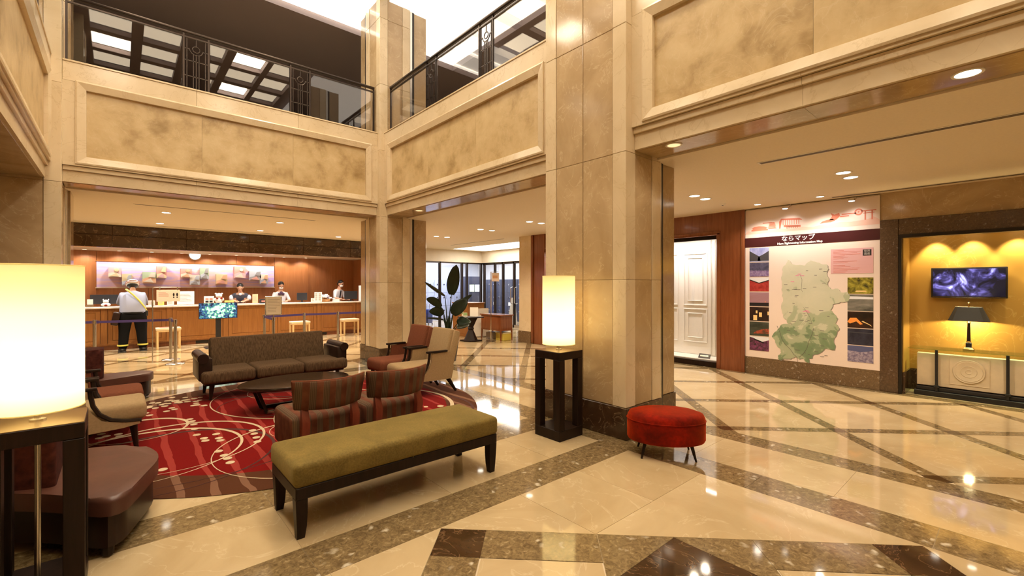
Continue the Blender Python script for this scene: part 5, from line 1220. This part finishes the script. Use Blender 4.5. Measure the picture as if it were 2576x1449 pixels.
route([(.50, .84), (.55, .72), (.57, .63), (.62, .55), (.70, .47), (.74, .40), (.79, .36), (.80, .28)], ik); route([(1.02, .84), (.99, .72), (.95, .62), (.93, .52), (.88, .43), (.82, .36)], ik); route([(.88, 1.16), (.93, 1.08), (.97, 1.0), (1.0, .9)], ik, .002); route([(.83, 1.68), (.86, 1.60), (.85, 1.44), (.87, 1.40)], ik, .002)
for x, z in ((.77, 1.66), (.80, 1.68), (.84, 1.655), (.70, 1.56), (.87, 1.09), (.90, 1.10), (.92, 1.08)): MB().box(x, x+.05, -.0255, -.0243, z, z+.012).build('map_label', plain('map_pink', (.75, .25, .40), .6), mp)
for k in range(46):
    x = random.uniform(.60, 1.2); z = random.uniform(.40, 1.80)
    MB().box(x, x+random.uniform(.025, .06), -.0253, -.0243, z, z+.007).build('map_label', ik, mp)
MB().box(0, WB, -.020, 0, 2.79, 2.805).build('board_edge', M['steel'], bd)
for i, (x, lb) in enumerate(((.70, 'left'), (1.56, 'right'))):
    t = thing('arm_spotlight', 'small arm spotlight before the top of the map, %s one' % lb, 'spotlight', (XW-.03, 3.20-x, ZC), 0, 'arm spotlights above the map')
    MB().tube([(.0, 0, 0), (0, 0, -.03), (-.08, .0, -.06), (-.20, .01, -.07)], .006, 6).build('arm', M['steel'], t); MB().lathe([(0, -.012), (.04, -.012), (.045, 0), (.03, .03), (0, .035)], (-.22, .01, -.085), 16).build('head', M['steel'], t); MB().lathe([(0, -.016), (.036, -.016), (.036, -.012), (0, -.012)], (-.22, .01, -.085), 16).build('lens', M['lens'], t)
    spot_light('arm_lamp', (-.22, .01, -.11), 5, (1, .95, .9), 120, .8, (0, math.radians(-20), 0), t)

# ================================================================ lit niche: television, console, lamp
t = thing('television', 'wall television showing a blurred rocky stream above the black shade lamp', 'television', (8.69, .515, 1.335))
MB().box(-.05, .0, -.365, .365, 0, .415, .008, 2).build('bezel', M['plasticb'], t)
MB().box(-.053, -.049, -.345, .345, .022, .395).build('panel', noise_screen('stream_screen', [(.40, (.003, .003, .010)), (.50, (.03, .025, .10)), (.57, (.14, .12, .40)), (.63, (.45, .45, .80)), (.70, (.95, .95, 1))], 5.0, 1.6, 3.0, .8, centre=((-.05, .0, .2), .75, .13)), t)
MB().box(-.055, -.05, -.35, .35, .008, .014).build('trim_strip', M['chrome'], t); MB().box(0, .03, -.1, .1, .1, .3).build('wall_mount', M['black'], t)
t = thing('console_table', 'glass topped console table with black metal frame and carved stone panel', 'console table', (8.45, .2, 0))
MB().box(-.16, .21, -1.3, .88, .632, .644).build('glass_top', M['greenglass'], t)
MB().box(-.14, .21, -1.25, .82, 0, .07, .006, 1).build('base', M['plasticb'], t); MB().box(-.11, .19, -1.23, .80, .07, .12, .008, 2).build('base_step', M['plasticb'], t)
for y in (-.70, -.055, .595): MB().box(-.125, -.095, y-.015, y+.015, .07, .632, .004, 1).box(-.135, -.085, y-.028, y+.028, .12, .15, .004, 1).build('leg', M['plasticb'], t)
stn = plain('carved_stone', (.66, .55, .38), .7, var=.08, bump=.2)
sl = MB().box(-.06, .03, -1.22, .80, .13, .575, .006, 1).build('stone_panel', stn, t)
for r_ in (.15, .13, .075, .03):
    MB().lathe([(0, 0), (r_, 0), (r_+.006, .006), (r_, .014), (r_-.012, .010), (0, .008)], n=36).build('rosette_ring', stn, sl).matrix_local = Matrix.Translation((-.06, .29, .37)) @ Matrix.Rotation(-R90, 4, 'Y')
for a in ((.10, .48, .185, .19), (.10, .48, .555, .56), (.10, .105, .19, .555), (.475, .48, .19, .555)): MB().box(-.066, -.058, *a).build('carved_border', stn, sl)
t = thing('table_lamp', 'lamp with black trapezoid shade and brass column on the console', 'lamp', (8.50, .497, .645))
MB().box(-.055, .055, -.055, .055, 0, .02, .003, 1).box(-.045, .045, -.045, .045, .02, .035, .004, 1).build('base', M['brass'], t); MB().box(-.028, .028, -.028, .028, .035, .10, .004, 1).build('pedestal', M['plasticb'], t)
MB().cyl((0, 0, .10), (0, 0, .36), .02, .014, 12).build('column', M['bronze'], t); MB().lathe([(.024, .10), (.028, .11), (.022, .12)], n=14).build('collar', M['brass'], t); MB().lathe([(.018, .355), (.024, .365), (.012, .38), (.008, .62), (.016, .63), (0, .65)], n=12).build('fittings', M['brass'], t)
s_ = MB(); pro = [(.195, .14, .39), (.125, .085, .575)]
prev = None
for (b_, d_, z) in pro:
    ring_ = [(-d_, -b_*.75, z), (-d_*.6, -b_, z), (d_*.6, -b_, z), (d_, -b_*.75, z), (d_, b_*.75, z), (d_*.6, b_, z), (-d_*.6, b_, z), (-d_, b_*.75, z), (-d_, -b_*.75, z)]
    prev = ring_ if prev is None else (s_.grid([prev, ring_]), ring_)[1]
s_.build('lamp_shade', plain('black_shade', (.02, .02, .02), .6), t, fix=False)
MB().ell((0, 0, .47), (.025, .025, .04), 10).build('bulb', emit('niche_bulb', (1, .8, .4), 12), t); point_light('niche_lamp_light', (0, 0, .44), 60, (1, .76, .36), .03, t)
for i, y in enumerate((.83, .47, .07, -.35)):
    t = thing('niche_downlight', 'small downlight in the niche head, %s from the left' % ('first second third fourth'.split()[i]), 'downlight', (8.56, y, 2.26), 0, 'downlights in the niche')
    MB().lathe([(.045, 0), (.047, -.006), (.06, -.006), (.061, 0)], n=16).build('trim_ring', M['white'], t); MB().lathe([(0, -.001), (.045, -.001), (.045, .001), (0, .001)], n=16).build('lens', M['lens'], t)
    spot_light('niche_lamp', (0, 0, -.02), 45, (1, .80, .45), 78, .5, (0, math.radians(-10), 0), t)

# ================================================================ entrance hall
def plant(x, y):
    t = thing('potted_plant', 'tall bird of paradise plant with dark paddle leaves beside the corner pillar', 'plant', (x, y, 0))
    MB().lathe([(0, 0), (.15, 0), (.20, .36), (.205, .38), (.185, .38), (.18, .34), (0, .34)], n=28).build('pot', plain('dark_pot', (.05, .035, .03), .4), t); MB().lathe([(0, .335), (.183, .335), (.183, .345), (0, .35)], n=24).build('soil', M['soil'], t)
    # right = R direction (x right in view), use local axes r (view right) and u (up)
    rx, ry = .7524, -.6587; fx, fy = .6587, .7524
    def leaf(base, tip_r, tip_z, L, wd, lean, droop, face, dep=0):
        L *= 1.22; wd *= 1.3
        b0 = Vector((base*rx, base*ry, .34)); e = Vector((tip_r*rx+dep*fx, tip_r*ry+dep*fy, tip_z))
        mid = b0.lerp(e, .55)+Vector((-(tip_r-base)*.3*rx, -(tip_r-base)*.3*ry, .10))
        pts = []
        for k in range(9):
            u = k/8; pts.append(b0*(1-u)**2+mid*2*u*(1-u)+e*u*u)
        d = (pts[-1]-pts[-2]).normalized()
        st_ = MB().tube(pts, [.014-.007*k/8 for k in range(9)], 6).build('leaf_stem', M['leaf'], t)
        dr = Vector((rx*lean, ry*lean, math.sqrt(max(0, 1-lean*lean)))).normalized()
        nrm = Vector((-fx, -fy, 0)); side = dr.cross(nrm).normalized(); side = (side*math.cos(face)+nrm*math.sin(face)).normalized()
        rows = []; p = e.copy(); n = 10
        for k in range(n+1):
            u = k/n; ww = wd*(math.sin(PI*min(1, u*.93+.05))**.55)*(1-.25*u)
            if k == n: ww = .003
            cz = -droop*u*u
            q_ = e+dr*(L*u)+Vector((0, 0, cz))
            nn = side.cross(dr).normalized()
            rows.append([q_+side*(ww*a)+nn*(abs(a)*ww*.22) for a in (-1, -.5, 0, .5, 1)])
        mb = MB().grid(rows); lf = mb.build('leaf', M['leaf'], st_, 60, fix=False)
        md = lf.modifiers.new('thick', 'SOLIDIFY'); md.thickness = .003
    leaf(.0, .06, 1.32, .50, .115, .16, .0, .25)
    leaf(-.02, -.08, 1.30, .42, .055, -.80, .03, .9, .05)
    leaf(.0, -.14, 1.08, .36, .09, -.65, .16, .5, -.05)
    leaf(.02, .10, 1.02, .40, .06, .75, .02, .7, .05)
    leaf(.03, .10, .92, .40, .12, .55, .10, .25, -.05)
    leaf(-.03, -.12, .92, .30, .10, -.72, .16, .2, .04)
    leaf(.04, .18, .74, .26, .10, .85, .12, .6)
    leaf(.06, .16, .66, .22, .10, .95, .03, 1.0, .04)
    leaf(-.03, -.10, .82, .28, .03, -.97, .05, .8)
    for k in range(5): MB().tube([(.03*math.cos(k*1.3), .03*math.sin(k*1.3), .33), (.05*math.cos(k*1.3), .05*math.sin(k*1.3), .62), (.03*math.cos(k), .03*math.sin(k), .9)], [.022, .018, .006], 6).build('stalk', M['leaf'], t)
plant(4.98, 7.62)
t = thing('desk', 'small mahogany desk on tapered legs in the entrance hall', 'desk', (7.97, 9.76, 0)); W_ = M['wood_r']
MB().box(-.24, .24, -.47, .47, .68, .71, .006, 1).build('desktop', W_, t); MB().box(-.21, .21, -.43, .43, .27, .68).build('body', W_, t)
for sx in (-1, 1):
    for sy in (-1, 1): MB().cyl((sx*.195, sy*.415, .30), (sx*.2, sy*.425, 0), .028, .017, 4).build('leg', W_, t)
MB().box(-.216, -.21, -.38, .38, .31, .63).build('modesty_panel', W_, t)
t = thing('storage_box', 'yellow storage box under the desk', 'box', (8.02, 9.42+.1, 0)); MB().box(-.14, .14, -.17, .17, 0, .20, .008, 1).build('body', plain('yellow_plastic', (.72, .58, .10), .5), t); MB().box(-.15, .15, -.18, .18, .19, .225, .006, 1).build('lid', plain('cream_plastic', (.78, .70, .45), .5), t)
t = thing('storage_box', 'grey carton under the desk beside the yellow box', 'box', (8.02, 9.98, 0)); MB().box(-.13, .13, -.16, .16, 0, .19, .004, 1).build('body', plain('grey_carton', (.35, .3, .28), .7), t); MB().box(-.13, .13, -.02, .02, .188, .192).build('tape', M['paper'], t)
t = thing('pedestal_table', 'black hourglass pedestal table holding a small white sign', 'table', (7.22, 9.95, 0))
MB().box(-.22, .22, -.22, .22, 0, .03, .004, 1).build('base', M['wood_d'], t); MB().lathe([(.0, .03), (.19, .03), (.17, .07), (.07, .30), (.09, .34), (.07, .38), (.17, .60), (.19, .63), (0, .63)], n=8).build('column', M['wood_d'], t); MB().box(-.26, .26, -.26, .26, .63, .66, .005, 1).build('top', M['wood_d'], t)
t = thing('table_sign', 'small white sign standing on the black pedestal table', 'sign', (7.25, 9.85, .66), -.75); sg = MB().box(-.11, .11, -.005, .005, .01, .26, M=Matrix.Rotation(math.radians(-10), 4, 'X')).build('sheet', M['paper'], t); MB().box(-.11, .11, -.03, .05, 0, .012).build('foot', M['glass'], t)
t = thing('leaflet_stand', 'small green and white leaflet stand on the pedestal table', 'leaflets', (7.06, 9.98, .66), -.7); MB().box(-.05, .05, -.03, .03, 0, .11).build('leaflets', plain('leaflet_green', (.35, .5, .2), .6), t); MB().box(-.055, .055, -.035, .035, 0, .04).build('holder', M['paper'], t)
t = thing('wood_cabinet', 'honey wood low cabinet behind the black pedestal table', 'cabinet', (8.0, 11.15, 0)); MB().box(-.30, .30, -.40, .40, 0, .97, .006, 1).build('body', M['wood_o'], t); MB().box(-.32, .32, -.42, .42, .97, 1.0, .004, 1).build('top', M['wood_o'], t); MB().box(-.306, -.30, -.36, .36, .08, .90).build('door', M['wood_o'], t)
t = thing('hanging_banner', 'narrow green and white tag hanging on the cabinet', 'tag', (7.68, 11.0, .60)); MB().box(-.004, .004, -.035, .035, 0, .36).build('strip', M['paper'], t); MB().box(-.006, -.004, -.02, .02, .06, .30).build('print', plain('leaf_green_ink', (.2, .4, .1), .6), t)
t = thing('presentation_board', 'blank white board leaning behind the desk', 'board', (7.98, 10.46, 0), -.15); MB().box(-.26, .26, -.015, .015, .0, .84, M=Matrix.Rotation(math.radians(-5), 4, 'X')).build('board', M['paper'], t); MB().box(-.27, .27, -.02, .05, 0, .03).build('foot', M['steel'], t)
t = thing('sign_stand', 'tall steel pole with a small pink sign in the entrance hall', 'sign', (7.58, 9.52, 0)); MB().lathe([(0, 0), (.13, 0), (.13, .01), (0, .015)], n=24).build('base', M['steel'], t); MB().cyl((0, 0, .01), (0, 0, 1.88), .012, n=10).build('pole', M['chrome'], t)
MB().tube([(0, 0, 1.87), (.15, -.13, 1.88)], .006, 6).build('hanger', M['steel'], t); sg = MB().box(.02, .22, -.004, .004, 1.62, 1.85, M=Matrix.Rotation(-.72, 4, 'Z')).build('notice_board', plain('pink_paper2', (.78, .66, .58), .7), t); MB().box(.05, .18, -.006, -.003, 1.70, 1.78, M=Matrix.Rotation(-.72, 4, 'Z')).build('print', plain('orange_ink', (.6, .32, .18), .6), t)
# lockers behind the glazing
loc_b = plain('blue_grey_steel', (.34, .37, .50), .4); loc_d = plain('charcoal_steel', (.045, .048, .075), .4)
def lockers(x, y, rz, n, lb, m, tiers=3):
    t = thing('locker_bank', lb, 'lockers', (x, y, 0), rz); MB().box(0, n*.34, 0, .5, 0, 1.78).build('carcass', m, t)
    for i in range(n):
        for j in range(tiers):
            a = i*.34+.008; z = .06+j*.57; d = MB().box(a, a+.324, -.015, .0, z, z+.555, .003, 1).build('door', m, t)
            MB().box(a+.25, a+.26, -.018, -.014, z+.28, z+.45).build('slot', M['plasticb'], d); MB().cyl((a+.12, -.016, z+.36), (a+.12, -.04, z+.36), .035, .03, 10).build('lock', M['chrome'], d)
            if (i+j) % 3 == 0 and j == 1: MB().box(a+.08, a+.22, -.018, -.014, z+.02, z+.16).build('number_plate', M['paper'], d)
lockers(7.6, 16.9, 0, 13, 'blue grey coin lockers behind the glass wall', loc_b); lockers(12.6, 16.4, -R90, 13, 'dark coin lockers beyond the glass doors', loc_d)
t = thing('white_sign_board', 'white triangular floor sign beyond the glass doors', 'sign', (11.3, 12.9, 0), -1.0); MB().prism([(-.2, 0), (.2, 0), (.12, 1.05), (-.02, 1.05)], -.01, .01, Matrix(((1, 0, 0, 0), (0, 0, -1, 0), (0, 1, 0, 0), (0, 0, 0, 1)))).build('board', M['plasticw'], t); MB().box(-.22, .22, -.08, .08, 0, .03).build('foot', M['steel'], t)
t = thing('vending_display', 'tall dark cabinet with lit green panels beyond the glass', 'cabinet', (11.55, 15.9, 0)); MB().box(-.3, .3, -.25, .25, 0, 1.9).build('body', loc_d, t); MB().box(-.26, -.02, -.256, -.25, 1.25, 1.55).build('lit_panel', emit('green_panel', (.75, .9, .5), 1.2), t); MB().box(.02, .26, -.256, -.25, 1.25, 1.55).build('lit_panel', emit('white_panel_glow', (.85, .92, 1), 1.2), t)
for i, x in enumerate((8.5, 8.78, 9.06)):
    t = thing('suitcase', 'blue suitcase standing behind the glass wall, %s from the left' % ('first second third'.split()[i]), 'suitcase', (x, 15.3, 0), 0, 'suitcases behind the glass'); MB().box(-.11, .11, -.17, .17, .05, .60, .03, 2).build('shell', plain('suitcase_blue', (.06, .09, .30), .3), t); MB().tube([(-.06, 0, .58), (-.06, 0, .80), (.06, 0, .80), (.06, 0, .58)], .008, 6).build('handle', M['steel'], t)
    for s in (-1, 1): MB().cyl((s*.08, -.15, .03), (s*.08+.02, -.15, .03), .03, n=10).build('wheel', M['plasticb'], t)
# small name sign in the display window
t = thing('name_plate', 'small dark name plate on the display window shelf', 'sign', (8.42, 4.05, .116), -R90); MB().box(-.11, .11, -.01, .01, 0, .09, M=Matrix.Rotation(math.radians(-35), 4, 'X')).build('plate', M['plasticb'], t); MB().box(-.08, .08, -.013, -.009, .03, .06, M=Matrix.Rotation(math.radians(-35), 4, 'X')).build('lettering', M['steel'], t)
# light switch style plate by the gallery and a speaker box seen through the reception railing
t = thing('newspaper_rack', 'thin chrome rack frame beside the corner pillar', 'rack', (4.55, 10.6, 0)); MB().tube([(-.02, 0, .0), (-.02, 0, .62), (.05, 0, .72), (.25, 0, .72), (.25, 0, 0)], .012, 8).build('frame', M['chrome'], t)
for k in range(4): MB().box(0, .23, -.02, .02, .42+k*.06, .445+k*.06).build('shelf', M['plasticb'], t)
